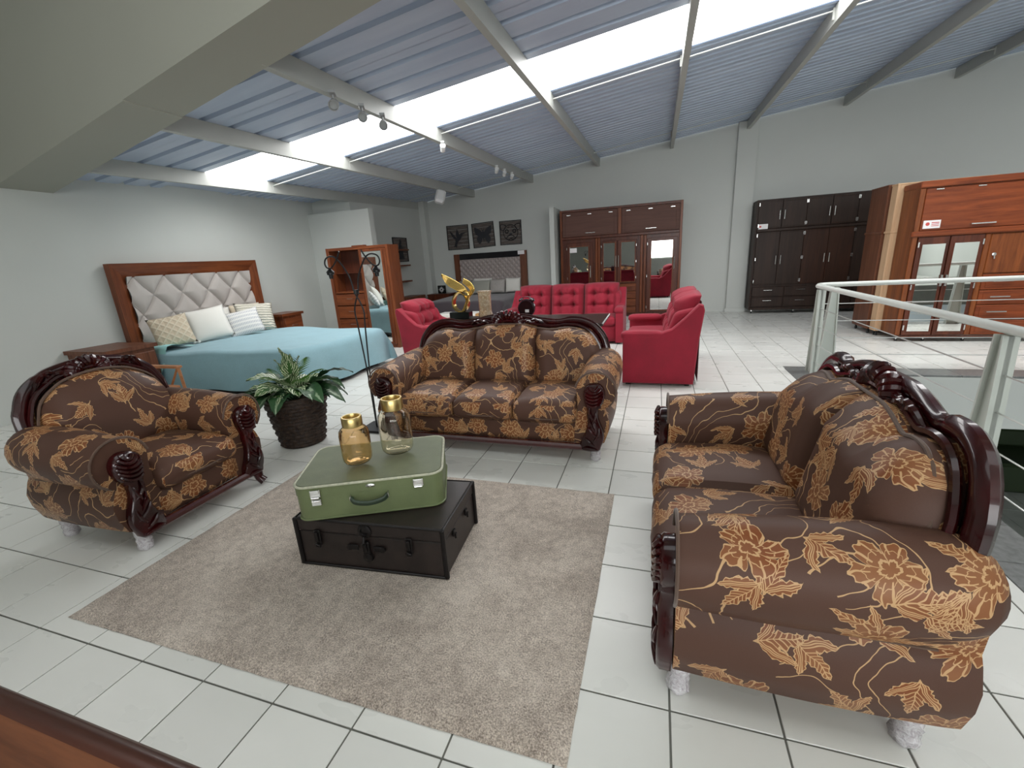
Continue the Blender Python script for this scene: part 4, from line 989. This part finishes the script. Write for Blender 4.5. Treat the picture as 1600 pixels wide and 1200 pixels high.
mirdoor(.93, 1.285, .76, 1.70, .99, 1.265-.03, .80, 1.65, 1.262, 1.25, .24); mirdoor(1.295, 1.71, .76, 1.70, 1.38, 1.67, .80, 1.65, 1.318, 1.25, .24)
mirdoor(1.93, W-.08, .09, 1.70, 2.025, 2.46, .145, 1.63, 2.50, 1.15, .26)
for x in (.80, .86, 1.79, 1.86): bx('stile', 'red_wood_z', x, x+.055, -.012, .034, .09, 1.774, T, .01)
for z0, z1 in ((.58, .745), (.41, .57), (.24, .40), (.08, .23)):
    for a, b_ in ((.93, 1.71),): bx('drawer', 'red_wood_x', a, b_, -.006, .03, z0, z1, T, .006)

# ================================================================== ESPRESSO WARDROBE
X0, Y0, H, W = 1.90, 10.55, 2.28, 3.0; Dp = .38
T = thing('espresso_wardrobe', 'dark espresso wardrobe on castors with rows of plain doors on the back wall', 'wardrobe', (X0, Y0, 0))
bx('carcass', 'espresso', 0, W, .02, Dp, .10, H, T); bx('side_panel', 'espresso', -.012, .012, .0, Dp, .09, H-.01, T); bx('middle_rail', 'espresso', .012, W, -.02, .02, 1.66, 1.72, T, .012); bx('plinth', 'espresso', .012, W, -.01, .02, .08, .135, T, .01)
for k in range(6):
    a, b_ = .03+k*.425, .03+(k+1)*.425-.006; mt = 'espresso' if k in (0, 1, 4) else 'espresso_warm'
    for (z0, z1, hz_, hl) in ((1.725, H-.03, 1.97, .17), (.60, 1.655, 1.10, .17)):
        d = bx('door', mt if z0 < 1 else 'espresso', a, b_, -.0, .018, z0, z1, T, .004)
        for p in ((a+.02, b_-.02, z0+.02, z0+.03), (a+.02, b_-.02, z1-.03, z1-.02)): bx('bead', mt, p[0], p[1], -.006, .0, p[2], p[3], d, .002)
        hx_ = b_-.04 if k % 2 == 0 else a+.04; pull_v(hx_, 0, hz_, hl, d, .007)
        ex = a+.008 if k % 2 == 0 else b_-.008
        for z in ([z0+.06, z1-.06] if z0 > 1 else [z0+.08, (z0+z1)/2, z1-.06]): hinge((ex, -.006, z), d, 1.3)
for k in range(5):
    a, b_ = .03+k*.60, .03+(k+1)*.60-.02
    for z0, z1 in ((.365, .56), (.15, .345)): d = bx('drawer', 'espresso', a, b_, -.004, .018, z0, z1, T, .006); pull_h((a+b_)/2, -.004, (z0+z1)/2+.03, .16, d, r=.006)
def castor(x, y, parent, mat='chrome', s=1):
    m = MB(); m.box((x, y, .085*s), (.045*s, .045*s, .015), .002); m.box((x, y+.012, .062*s), (.026*s, .035*s, .045*s), .004); m.build('castor', mat, parent, smooth=False)
    m = MB(); m.lathe([(0, -.012), (.024*s, -.012), (.028*s, 0), (.024*s, .012), (0, .012)], (x, y+.015, .029*s), 14, Matrix.Rotation(R_(90), 3, 'Y')); m.build('wheel', 'black_metal', parent)
for x in (.06, .85, 1.6, 2.3, 2.94): castor(x, .05, T)
m = MB(); m.box((.13, -.0085, 1.765), (.17, .003, .10), 0); pc = m.build('price_card', 'card', T, smooth=False, label='white price card')
bx('print_mark', 'red_ink', .06, .095, -.0115, -.0100, 1.75, 1.785, pc, 0)

# ================================================================== ORANGE-BROWN WARDROBE ROW ON THE RIGHT
X0, Y0, H, W = 3.20, 7.42, 2.08, 2.6; Dp = .42
T = thing('mahogany_wardrobe', 'bright red-brown wardrobe with tall mirror doors and drawers beyond the railing', 'wardrobe', (X0, Y0, 0))
bx('carcass', 'mahogany_z', .03, W, .02, Dp, .09, 2.02, T); bx('side_panel', 'mahogany_z', 0, .03, 0, Dp, .08, H-.01, T)
bx('cornice', 'mahogany_x', -.01, W, -.03, Dp, 2.00, H, T, .01); bx('stile', 'mahogany_z', .0, .06, -.01, .02, .09, 2.0, T, .008)
bx('middle_rail', 'mahogany_x', -.02, W, -.035, .02, 1.40, 1.47, T, .014); bx('plinth', 'dark_red_z', .03, W, -.005, .02, .055, .085, T)
fd = bx('flap_door', 'mahogany_x', .065, 1.70, -.004, .02, 1.475, 1.995, T, .006); pull_h(.70, -.006, 1.525, .24, fd, r=.011)
for x in (.2, .62, 1.3): m = MB(); m.box((x, -.012, 1.975), (.08, .01, .014), .002); m.build('hinge', 'chrome', fd, smooth=False)
pc = bx('price_card', 'card', .09, .27, -.0125, -.0045, 1.50, 1.60, fd, 0, 'white price card')
bx('print_mark', 'red_ink', .105, .145, -.0140, -.0126, 1.53, 1.575, pc, 0) if False else None
m = MB()
m.lathe([(0, 0), (.022, 0), (0, .001)], (.135, -.0135, 1.555), 12, Matrix.Rotation(R_(90), 3, 'X')); m.box((.215, -.0135, 1.57), (.08, .001, .010)); m.box((.215, -.0135, 1.55), (.08, .001, .008)); m.box((.215, -.0135, 1.53), (.08, .001, .008))
m.build('print_mark', 'red_ink', fd)
for a, b_, ma, mb, hx_ in ((.07, .405, .125, .370, .385), (.415, .76, .465, .715, .435)):
    d = bx('mirror_door', 'dark_red_z', a, b_, -.01, .018, .095, 1.395, T, .005); bx('mirror', 'mirror', ma, mb, -.014, -.0105, .15, 1.30, d, 0, 'mirror')
    for p in ((ma-.012, ma), (mb, mb+.012)): bx('moulding', 'dark_red_z', p[0], p[1], -.018, -.009, .138, 1.312, d, .003)
    pull_v(hx_, -.012, .83, .14, d, .012)
    for z in (.2, .75, 1.3): hinge((a+.01 if a < .2 else b_-.01, -.016, z), d, 1.4)
bx('stile', 'mahogany_z', .765, .82, -.012, .018, .095, 1.395, T, .008)
dd = bx('door', 'mahogany_z', .825, 1.68, -.006, .018, .90, 1.39, T, .008)
m = MB(); m.lathe([(0, 0), (.022, 0), (.022, .01), (0, .014)], (.885, -.008, 1.135), 14, Matrix.Rotation(R_(90), 3, 'X')); m.tube([(.885, -.02, 1.135), (.89, -.024, 1.08)], .007, 6); m.build('key_lock', 'chrome', dd)
for z0, z1 in ((.69, .885), (.50, .68), (.30, .49), (.10, .29)):
    d = bx('drawer', 'mahogany_x', .825, 1.68, -.008, .018, z0, z1, T, .008); bx('drawer_panel', 'mahogany_x', .87, 1.63, -.014, -.007, z0+.03, z1-.03, d, .006); pull_h(1.03, -.014, (z0+z1)/2+.01, .20, d, r=.010)
for z0, z1 in ((.10, 1.39),): bx('door', 'mahogany_z', 1.70, 2.55, -.006, .018, z0, z1, T, .008)
for x in (.05, .36, .80, 1.4, 2.0, 2.5): castor(x, .05, T, 'chrome', .6)
def slabward(name, label, x0, y0, y1, h, mat, w_=1.1, edge=None):
    T = thing(name, label, 'wardrobe', (x0, y0, 0)); d_ = y1-y0
    bx('side_panel', mat, 0, .03, 0, d_, .08, h, T, .004); bx('carcass', mat, .03, w_, .0, d_, .08, h-.01, T, .004)
    bx('cornice', mat, -.012, w_, -.01, d_+.01, 1.47, 1.50, T, .006); bx('cornice', mat, -.006, w_, -.005, d_+.005, h-.01, h+.012, T, .004)
    for x, y in ((.05, .04), (.05, d_-.06), (w_-.1, .05)): castor(x, y, T, 'black_metal', .9)
    return T
slabward('pale_sided_wardrobe', 'wardrobe with a pale unfinished wood side, squeezed between the two brown ones', 3.13, 7.86, 8.03, 2.11, 'pale_wood')
slabward('brown_wardrobe', 'mid-brown wardrobe end-on, nearest the dark espresso one', 3.10, 8.06, 8.60, 2.12, 'walnut_z')

# ================================================================== RAILING ROUND THE STAIR OPENING
T = thing('stair_railing', 'pale grey-green steel railing with horizontal cables round the stair opening', 'railing', (1.70, 5.72, 0))
def post(x, y, ax, parent):      # tapered flat post, wide at the foot
    m = MB(); hw0, hw1, th_ = .085, .035, .022; f = (lambda a, b_, z: (x+z, y+a, b_)) if ax == 'y' else (lambda a, b_, z: (x+a, y+z, b_))
    m.prism([(-hw0, 0.0), (hw0, 0.0), (hw1, .925), (-hw1, .925)], -th_/2, th_/2, f); 
    m.prism([(-hw0, 0.0), (-hw0+.012, 0.0), (-hw1+.012, .925), (-hw1, .925)], -.035, .035, f); m.prism([(hw0, 0.0), (hw0-.012, 0.0), (hw1-.012, .925), (hw1, .925)], -.035, .035, f)
    return m.build('post', 'rail_paint', parent, smooth=False)
for y in (-.12, -2.87, -5.6): post(0, y, 'y', T)
for x in (.20, 2.9, 5.6): post(x, .12, 'x', T)
m = MB(); m.tube(smoothpath([(0, -6.0, .955), (0, -3, .955), (0, -.35, .955), (.012, .02, .955), (.12, .13, .955), (.5, .14, .955), (3, .14, .955), (6.8, .14, .955)], 8), .026, 12); m.build('handrail', 'rail_top', T)
for z in (.725, .53, .335, .145):
    m = MB(); m.tube([(0, -6.0, z), (0, -.06, z)], .0045, 6); m.build('cable', 'cable', T)
    m = MB(); m.tube([(.05, .12, z+.02), (6.8, .12, z+.02)], .0045, 6); m.build('cable', 'cable', T)
# dark green bench on the level below
T = thing('lower_bench', 'dark green padded bench on the floor below, seen through the stair opening', 'bench', (4.6, 8.0, -2.29))
bx('seat', 'bottle_green', -1.6, 1.6, -.4, .4, 0, .45, T, .04); bx('backrest', 'bottle_green', -1.6, 1.6, .3, .5, .45, .75, T, .04)

# ================================================================== RED SUITE
def red_seat(n, W, label, loc, rz, name):
    T = thing(name, label, 'sofa' if n > 1 else 'armchair', loc, rz, 'red velvet suite'); aw = .12; inn = W/2-aw
    m = MB(); puffbox(m, (0, .37, .19), (2*inn+.02, .70, .30), .02, .0, 4); o = m.build('base', 'red_velvet', T); weld(o)
    for sg in (-1, 1):
        prof = [(.0, .03), (.74, .03), (.775, .50), (.815, .82), (.80, .875), (.76, .885), (.62, .74), (.50, .63), (.38, .585), (.02, .575), (.0, .55)]
        m = MB(); f = lambda a, b_, z: (z, a, b_); x0, x1 = sg*(W/2-aw), sg*(W/2); m.prism(prof, x0, x1, f, bev=.012); m.build('side_panel', 'red_velvet', T, ang=35)
        m = MB(); puffbox(m, (sg*(W/2-aw/2-.01), .20, .565), (aw+.03, .44, .075), .03, .012, 8); o = m.build('armrest', 'red_velvet', T); weld(o)
        m = MB(); puffbox(m, (sg*(W/2-aw-.01), .60, .66), (.10, .26, .34), .045, .0, 8, lambda p: Vector((p.x, p.y+(p.z)*.35, p.z+p.y*.25))); o = m.build('wing', 'red_velvet', T); weld(o)
    for k in range(n):
        wd = 2*inn/n; x = -inn+wd*(k+.5); m = MB(); puffbox(m, (x, .29, .385), (wd-.006, .60, .14), .045, .025, 12); o = m.build('seat_cushion', 'red_velvet', T); weld(o)
        # tufted back cushion
        x0, x1 = x-wd/2+.002, x+wd/2-.002; m = MB(); rows = []; back = []; nu, nv = 30, 30
        for i in range(nu+1):
            r = []; rb = []
            for j in range(nv+1):
                u, v = i/nu, j/nv; z = .42+.56*v; e = (min(1, min(u, 1-u)/.13)**.5)*(min(1, (1-v)/.13)**.5); yb = .62+(z-.42)*.24
                th = .035+.17*e
                for bu in (.30, .70):
                    for bv in (.34, .68): th -= .075*math.exp(-(((u-bu)*wd)**2+((v-bv)*.56)**2)/.0022)
                    th -= .040*math.exp(-((u-bu)*wd)**2/.0006)*e
                for bv in (.34, .68): th -= .028*math.exp(-((v-bv)*.56)**2/.0005)*e*(1 if .25 < u < .75 else .75)
                th -= .02*math.exp(-((u-.5)**2)/.001)*(1 if v > .68 else .0)
                r.append((lerp(x0, x1, u), yb-th, z-.02*(abs(u-.5)*2)**4*v)); rb.append((lerp(x0, x1, u), yb+.03, z-.02*(abs(u-.5)*2)**4*v))
            rows.append(r); back.append(rb)
        m.grid(rows); m.grid(back)
        m.grid([[rows[i][-1], back[i][-1]] for i in range(nu+1)]); m.grid([[rows[0][j], back[0][j]] for j in range(nv+1)]); m.grid([[rows[-1][j], back[-1][j]] for j in range(nv+1)])
        o = m.build('back_cushion', 'red_velvet', T); weld(o)
        for bu in (.30, .70):
            for bv in (.34, .68):
                z = .42+.56*bv; mm = MB(); mm.lathe([(0, -.004), (.010, -.002), (.010, .002), (0, .004)], (lerp(x0, x1, bu), .62+(z-.42)*.24-.095, z), 8, Matrix.Rotation(R_(90), 3, 'X')); mm.build('button', 'red_velvet', o)
    m = MB(); m.grid([[(-W/2+aw, .79+.0*z, z), (W/2-aw, .79, z)] for z in (.03, .5, .9)]); m.grid([[(-W/2+aw, .76, z), (W/2-aw, .76, z)] for z in (.03, .5, .9)]); m.build('outside_back', 'red_velvet', T, fixn=False)
    for sx in (-1, 1):
        for y in (.06, .68): m = MB(); m.box((sx*(W/2-.07), y, .017), (.05, .05, .032), .004); m.build('foot', 'black_gloss', T, smooth=False)
    return T
red_seat(2, 1.48, 'red velvet two-seat sofa at right, seen from its side, by the open floor', (-.335, 5.60, 0), R_(-90), 'red_loveseat')
red_seat(3, 2.02, 'red velvet three-seat tufted sofa in front of the mirrored wardrobe', (-1.50, 7.20, 0), 0, 'red_sofa').scale.z = .975
red_seat(1, .92, 'red velvet armchair at the left behind the brown three-seat sofa', (-2.86, 6.12, 0), R_(90), 'red_armchair').scale.z = .945

# ================================================================== DARK TABLE AND WHAT STANDS ON IT
TZ = .770
T = thing('sofa_table', 'dark wooden table standing behind the brown three-seat sofa', 'table', (-1.42, 4.86, 0))
bx('tabletop', 'console', -.95, .92, -.42, .33, TZ-.035, TZ, T, .01); bx('apron', 'console', -.85, .72, -.34, .25, TZ-.11, TZ-.036, T)
for sx in (-.83, .68):
    for y in (-.32, .23): bx('leg', 'console', sx, sx+.06, y-.03, y+.03, 0, TZ-.036, T)
T = thing('gold_statuette', 'polished gold winged sculpture on a black block on the dark table', 'statuette', (-2.275, 4.95, TZ+.002), 0)
bx('plinth', 'black_gloss', -.13, .13, -.06, .06, 0, .085, T, .004)
m = MB(); lp = []
for k in range(33):
    a = -pi/2+k/32*2*pi*1.02; lp.append((.01+.085*cos(a)*(1-.15*sin(a)), .02*cos(a*1), .205+.115*sin(a)))
P = []; 
for i, p in enumerate(lp):
    a = atan2(p[2]-.205, p[0]-.01); w_ = .045; 
    P.append([(p[0]+cos(a)*d_, p[1]+y, p[2]+sin(a)*d_) for d_, y in ((-.007, -w_), (.007, -w_), (.012, 0), (.007, w_), (-.007, w_), (-.010, 0))])
m.grid(P, cj=True); m.build('ring', 'gold', T)
def wing(top, bot, n=26, ridges=7, yoff=0, tw=.03):
    A = smoothpath(top, 8); B = smoothpath(bot, 8); m = MB(); k = min(len(A), len(B)); P = []; Q = []
    for i in range(k):
        a, b_ = A[i], B[i]; r = []; q = []
        for j in range(ridges*4+1):
            t = j/(ridges*4); p = a.lerp(b_, t); y = yoff+.004*abs(sin(t*ridges*pi))+tw*t; r.append((p.x, p.y-y, p.z)); q.append((p.x, p.y-y+.012, p.z))
        P.append(r); Q.append(q)
    m.grid(P); m.grid(Q, flip=True); m.grid([[P[i][0], Q[i][0]] for i in range(k)]); m.grid([[P[i][-1], Q[i][-1]] for i in range(k)])
    m.tube([Vector(P[i][0])+Vector((0, .005, 0)) for i in range(k)], .009, 6); return m
wing([(.105, 0, .32), (.06, 0, .385), (-.02, 0, .44), (-.11, 0, .49), (-.215, 0, .54)], [(.08, 0, .325), (.0, 0, .335), (-.06, 0, .365), (-.14, 0, .415), (-.205, 0, .525)]).build('wing', 'gold', T, ang=70)
wing([(.10, .02, .24), (.165, .02, .31), (.185, .02, .36), (.14, .02, .43), (.06, .02, .475)], [(.09, .02, .26), (.115, .02, .32), (.12, .02, .35), (.09, .02, .385), (.035, .02, .425)], ridges=4, tw=-.02).build('wing', 'gold', T, ang=70)
m = MB(); m.tube(smoothpath([(-.06, 0, .27), (.0, .0, .325), (.07, 0, .335), (.12, 0, .30), (.11, 0, .24), (.06, 0, .13), (.03, 0, .088)], 6), [.010]*12+[.016]*14+[.02]*11, 10, flat=1.6, nrm=(0, 1, 0)); m.build('body', 'gold', T)
T = thing('glass_vase', 'cylindrical gold-flecked glass vase on the dark table, right of the sculpture', 'vase', (-1.955, 4.96, TZ+.002), 0)
o_ = [(0, 0), (.082, 0), (.088, .01), (.084, .03), (.088, .05), (.078, .065), (.076, .10), (.076, .27), (.080, .31), (.092, .325)]
m = MB(); m.lathe(o_+[(max(0, r-.006), max(.012, z-.001)) for r, z in o_[::-1]], n=28, cap=False); m.build('vessel', 'crackle', T, ang=60)
T = thing('alarm_clock', 'round dark twin-bell clock seen from behind, white sticker, on the dark table', 'clock', (-1.425, 4.93, TZ+.002), 0)
Mx = Matrix.Rotation(R_(90), 3, 'X')
m = MB(); m.lathe([(0, -.045), (.07, -.045), (.095, -.03), (.102, .0), (.098, .035), (.085, .045), (.080, .030), (0, .025)], (0, 0, .115), 30, Mx); m.build('case', 'maroon_gloss', T)
for sg in (-1, 1):
    m = MB(); m.lathe([(.034, 0), (.032, .014), (.018, .026), (0, .03)], (sg*.062, 0, .20), 16, Ry(sg*R_(32))); m.tube([(sg*.045, 0, .195), (sg*.062, 0, .21)], .004, 6); m.build('bell', 'maroon_gloss', T)
    m = MB(); m.tube([(sg*.05, 0, .04), (sg*.075, 0, .0)], .007, 6); m.build('foot', 'maroon_gloss', T)
m = MB(); m.tube(smoothpath([(-.062, 0, .222), (-.035, 0, .236), (0, 0, .241), (.035, 0, .236), (.062, 0, .222)], 5), .004, 6); m.build('handle', 'maroon_gloss', T)
box('sticker', 'card', (.015, -.052, .085), (.045, .004, .032), 0, T, 'small white sticker')

# ================================================================== FAR BED AND ITS CORNER
T = thing('far_bed', 'far bed with dark mauve cover and button-tufted champagne headboard on the back wall', 'bed', (-4.10, BY-.01, 0))
bx('headboard_post', 'walnut_z', -.99, -.83, -.09, 0, 0, 1.635, T, .005); bx('headboard_post', 'walnut_z', .82, .99, -.09, 0, 0, 1.635, T, .005)
bx('headboard_band', 'dark_mirror', -.83, .82, -.08, 0, 1.49, 1.635, T, .003, 'smoked mirror band')
m = MB(); ny, nz = 104, 56; P = []; cx, cz = 1.65/13, .145
for i in range(ny+1):
    r = []
    for j in range(nz+1):
        x = lerp(-.83, .82, i/ny); z = lerp(.62, 1.49, j/nz); a = (x+.83)/cx; b_ = (1.49-z)/cz
        p, q = a+b_, a-b_; e = min(abs(p-round(p)), abs(q-round(q)))*2; r.append((x, -.050-.045*(1-(1-e)**2.2), z))
    P.append(r)
m.grid(P); tp = m.build('tufted_panel', 'tuft2', T, ang=180)
m = MB()
for i in range(14):
    for j in range(6):
        for h in (0, .5):
            x = -.83+(i+h)*cx; z = 1.49-(j+h)*cz
            if -.82 < x < .81 and z > .65: m.lathe([(0, -.008), (.012, 0), (0, .010)], (x, -.060, z), 6, Mx)
o = m.build('button', 'chrome', tp); o['kind'] = 'stuff'
box('price_card', 'card', (.86, -.098, 1.585), (.17, .004, .09), 0, T, 'white price card')
bx('bed_base', 'black_gloss', -.90, .90, -2.05, -.10, 0, .20, T); bx('mattress', 'white_cloth', -.92, .92, -2.06, -.10, .20, .50, T, .04)
m = MB(); puffbox(m, (0, -1.10, .37), (1.96, 2.02, .46), .06, .02, 24, lambda p: Vector((p.x*(1+.02*sin(p.y*9)) if p.z < .1 else p.x, p.y, p.z+.008*sin(p.x*7+p.y*3)))); o = m.build('bed_cover', 'mauve', T); weld(o)
g = 'pillows of the far bed'
place_pillow('taupe pillow at the left end on the far bed', 'pillow', (-4.72, 10.70, .62), 0, R_(-18), .46, .36, .13, 'olive_cloth')
place_pillow('white pillow standing behind the sage one on the far bed', 'pillow', (-4.30, 10.80, .62), R_(4), R_(-14), .52, .40, .10, 'white_cloth')
place_pillow('sage grey pillow, second from the left on the far bed', 'pillow', (-4.30, 10.60, .63), R_(-3), R_(-22), .56, .36, .13, 'grey_cloth')
place_pillow('silvery pillow right of the sage one on the far bed', 'pillow', (-3.84, 10.64, .63), R_(5), R_(-20), .42, .36, .13, 'silver_cloth')
place_pillow('white pillow at the right end on the far bed', 'pillow', (-3.45, 10.74, .63), R_(8), R_(-16), .40, .37, .12, 'white_cloth')
T = thing('far_nightstand', 'low dark nightstand left of the far bed, with a square clock on it', 'nightstand', (-5.72, 10.45, 0))
bx('body', 'dark_red_z', 0, .60, 0, .45, 0, .64, T); bx('top', 'dark_red_z', -.01, .61, -.01, .46, .641, .67, T); d = bx('drawer', 'dark_red_z', .04, .56, -.012, .0, .42, .62, T); pull_h(.30, -.012, .53, .12, d, r=.004)
T = thing('square_clock', 'small square black clock with a white starburst face on the far nightstand', 'clock', (-5.39, 10.66, .673))
bx('case', 'black_gloss', -.11, .11, -.02, .02, 0, .205, T); m = MB()
for k in range(12):
    a = k*pi/6; L_ = .075 if k % 3 == 0 else .065; m.tube([(.022*cos(a), -.026, .1+.022*sin(a)), (L_*cos(a), -.026, .1+L_*sin(a))], .0055, 4)
m.build('dial', 'card', T, label='white starburst dial')
# wall pictures: dark frame, rough boards, black cut-out figure
def picture(label, loc, rz, w_, h_, kind, roll=0):
    T = thing('wall_picture', label, 'picture', loc, 0, 'cut-metal pictures on boards'); T.rotation_euler = (0, roll, rz)
    for a in ((-w_/2, -w_/2+.018, 0, h_), (w_/2-.018, w_/2, 0, h_), (-w_/2+.018, w_/2-.018, 0, .018), (-w_/2+.018, w_/2-.018, h_-.018, h_)): bx('frame', 'black_metal', a[0], a[1], -.028, 0, a[2], a[3], T, .002)
    m = MB(); nb = 6
    for k in range(nb): z0 = .02+k*(h_-.04)/nb; m.box((0, -.010-.002*(k % 2), z0+(h_-.04)/nb/2), (w_-.04, .012, (h_-.04)/nb-.006), .001)
    o = m.build('boards', 'boards', T, smooth=False); o['kind'] = 'stuff'
    f = lambda a, b_, z: ((a-.5)*w_, z, b_*h_); m = MB()
    def poly(p): m.prism(p, -.018, -.026, f)
    if kind == 'bird': poly([(.14, .80), (.24, .70), (.36, .56), (.44, .48), (.42, .64), (.48, .84), (.56, .66), (.58, .58), (.64, .66), (.72, .68), (.95, .70), (.74, .62), (.66, .50), (.60, .40), (.50, .34), (.44, .22), (.40, .08), (.34, .14), (.28, .10), (.36, .28), (.38, .40), (.28, .50), (.20, .62)])
    elif kind == 'butterfly':
        for s_ in (-1, 1):
            poly([(.5+s_*a, b_) for a, b_ in [(.02, .60), (.14, .72), (.30, .82), (.40, .84), (.38, .68), (.34, .54), (.24, .48), (.32, .38), (.30, .24), (.20, .14), (.12, .22), (.05, .36), (.02, .45)]])
            m.tube([f(.5+s_*.02, .66, -.022), f(.5+s_*.07, .80, -.022)], .004, 4)
        poly([(.47, .70), (.53, .70), (.53, .30), (.5, .22), (.47, .30)])
    elif kind == 'dog':
        def ln(p, r=.009): m.tube(smoothpath([f(a, b_, -.022) for a, b_ in p], 4), r, 4)
        ln([(.5+.33*cos(a)*1.0, .50+.32*sin(a)) for a in [q*pi/8 for q in range(17)]])
        for s_ in (-1, 1):
            ln([(.5+s_*.20, .80), (.5+s_*.42, .86), (.5+s_*.44, .66), (.5+s_*.30, .62), (.5+s_*.20, .78)]); ln([(.5+s_*(.17+.07*cos(a)), .56+.07*sin(a)) for a in [q*pi/4 for q in range(9)]], .012)
            ln([(.5, .42), (.5+s_*.12, .36), (.5+s_*.20, .26), (.5+s_*.08, .22), (.5, .28)]); ln([(.5+s_*.05, .74), (.5+s_*.14, .72)])
        poly([(.42, .46), (.5, .50), (.58, .46), (.5, .38)])
    else: poly([(.3, .1), (.7, .1), (.62, .3), (.66, .5), (.56, .7), (.60, .86), (.5, .92), (.44, .8), (.40, .6), (.30, .45), (.38, .3)])
    m.build('cut_figure', 'silhouette', T, smooth=False); return T
picture('board picture with a black hummingbird, leftmost of the three over the far bed', (-4.955, BY-.002, 1.755), 0, .61, .605, 'bird')
picture('board picture with a black butterfly, middle of the three over the far bed', (-4.23, BY-.002, 1.772), 0, .60, .60, 'butterfly', R_(-2.5))
picture('board picture with a black pug dog face, rightmost of the three over the far bed', (-3.51, BY-.002, 1.785), 0, .575, .575, 'dog')
picture('tall dark board picture on the side wall behind the mirrored closet', (-5.898, 9.68, 1.53), R_(90), .62, .56, 'figure')
for k, z in enumerate((1.80, 1.44, 1.07)):
    tag(bx('wall_shelf', 'walnut_z', -5.898, -5.74, 8.7, 9.82-.0*k, z-.018, z+.018), ['short wooden shelf by the side wall picture, topmost', 'short wooden shelf just below the side wall picture', 'lowest short wooden shelf on the side wall'][k], 'shelf', 'shelves on the side wall')
T = thing('low_dresser', 'low dark brown dresser right behind the mirrored closet', 'dresser', (-5.88, 9.15, 0)); bx('body', 'walnut_z', 0, .42, 0, .72, 0, .72, T)
for z in (.06, .28, .50): d = bx('drawer', 'walnut_z', .10, .40, -.012, .0, z, z+.19, T); pull_h(.25, -.012, z+.12, .08, d, r=.004)
T = thing('oak_bench', 'honey oak bench with a white padded top in front of the far bed', 'bench', (-3.60, 7.80, 0))
bx('body', 'oak', -.42, .52, -.2, .2, .03, .42, T); bx('side_panel', 'oak', .40, .53, -.215, .21, 0, .50, T); bx('padded_top', 'white_cloth', -.44, .40, -.21, .21, .421, .50, T, .02)

# ================================================================== SPOTLIGHTS AND SPEAKER ON THE PURLINS
def spot(label, px, y, z, rz, tilt, s=1., mat='white_plastic'):
    T = thing('spotlight', label, 'spotlight', (px, y, z), rz, 'ceiling spotlights')
    m = MB(); m.box((0, 0, .035*s), (.05*s, .10*s, .02*s), .003); m.tube([(0, 0, .03*s), (0, 0, -.02*s)], .008*s, 6); m.build('bracket', mat, T, smooth=False)
    m = MB(); Mt = Matrix.Rotation(tilt, 3, 'X'); m.lathe([(0, -.06*s), (.030*s, -.06*s), (.036*s, -.05*s), (.042*s, .05*s), (.042*s, .055*s), (.036*s, .055*s), (.032*s, .03*s), (0, .028*s)], (0, 0, -.045*s), 18, Mt); m.build('lamp_head', mat, T)
for k, (y, mt) in enumerate(((3.83, 'grey_plastic'), (4.26, 'grey_plastic'), (4.62, 'grey_plastic'), (6.05, 'white_plastic'), (8.25, 'white_plastic'), (8.70, 'white_plastic'), (9.17, 'white_plastic'))):
    spot(['grey ceiling spotlight nearest the boxed beam', 'grey ceiling spotlight, middle one against the skylight', 'grey ceiling spotlight, farthest of the three against the skylight', 'single white spotlight halfway along its purlin',
          'tiny white spotlight near the back wall, left one of three', 'tiny white spotlight near the back wall, middle of three', 'tiny white spotlight near the back wall, right one of three'][k], -2.83, y, ZR(-2.87, y)-.165-.046, R_(30), R_(115 if k < 3 else 60), 1.1 if k < 3 else .9, mt)
T = thing('wall_speaker', 'white box loudspeaker hanging below a purlin near the far corner', 'speaker', (-4.37, 9.1, ZR(-4.4, 9.1)-.17), R_(25)); T.rotation_euler = (0, R_(18), R_(25))
m = MB(); m.tube([(0, 0, .0), (0, 0, -.05)], .012, 8); m.build('bracket', 'white_plastic', T)
m = MB(); m.box((0, -.03, -.15), (.20, .18, .26), .03, Rx(R_(-20))); m.build('cabinet', 'white_plastic', T, smooth=False); box('grille', 'card', (0, -.125, -.18), (.15, .01, .20), .004, T, M=Rx(R_(-20)))

# ================================================================== FOREGROUND TABLE
T = thing('wooden_table', 'reddish wooden table corner in the bottom left foreground', 'table', (-1.7, -.25, 0))
bx('tabletop', 'table_wood', -1.3, 1.35, -.60, .517, .715, .745, T, .002)
m = MB(); x0, x1, y0, y1 = -1.33, 1.38, -.63, .535
for a, b_ in (((x0, y1), (x1, y1)), ((x0, y0), (x1, y0)), ((x0, y0), (x0, y1)), ((x1, y0), (x1, y1))):
    pass
def mould(a, b_):
    m = MB(); m.tube([(*a, .728), (*b_, .728)], .024, 10, flat=.95, nrm=(0, 0, 1)); return m.build('edge_moulding', 'table_edge', T)
mould((x0, .524), (x1, .524)); mould((x0, -.607), (x1, -.607)); mould((-1.307, y0), (-1.307, y1)); mould((1.357, y0), (1.357, y1))
for x in (-1.2, 1.25):
    for y in (-.52, .42): bx('leg', 'table_wood', x-.035, x+.035, y-.035, y+.035, 0, .714, T)
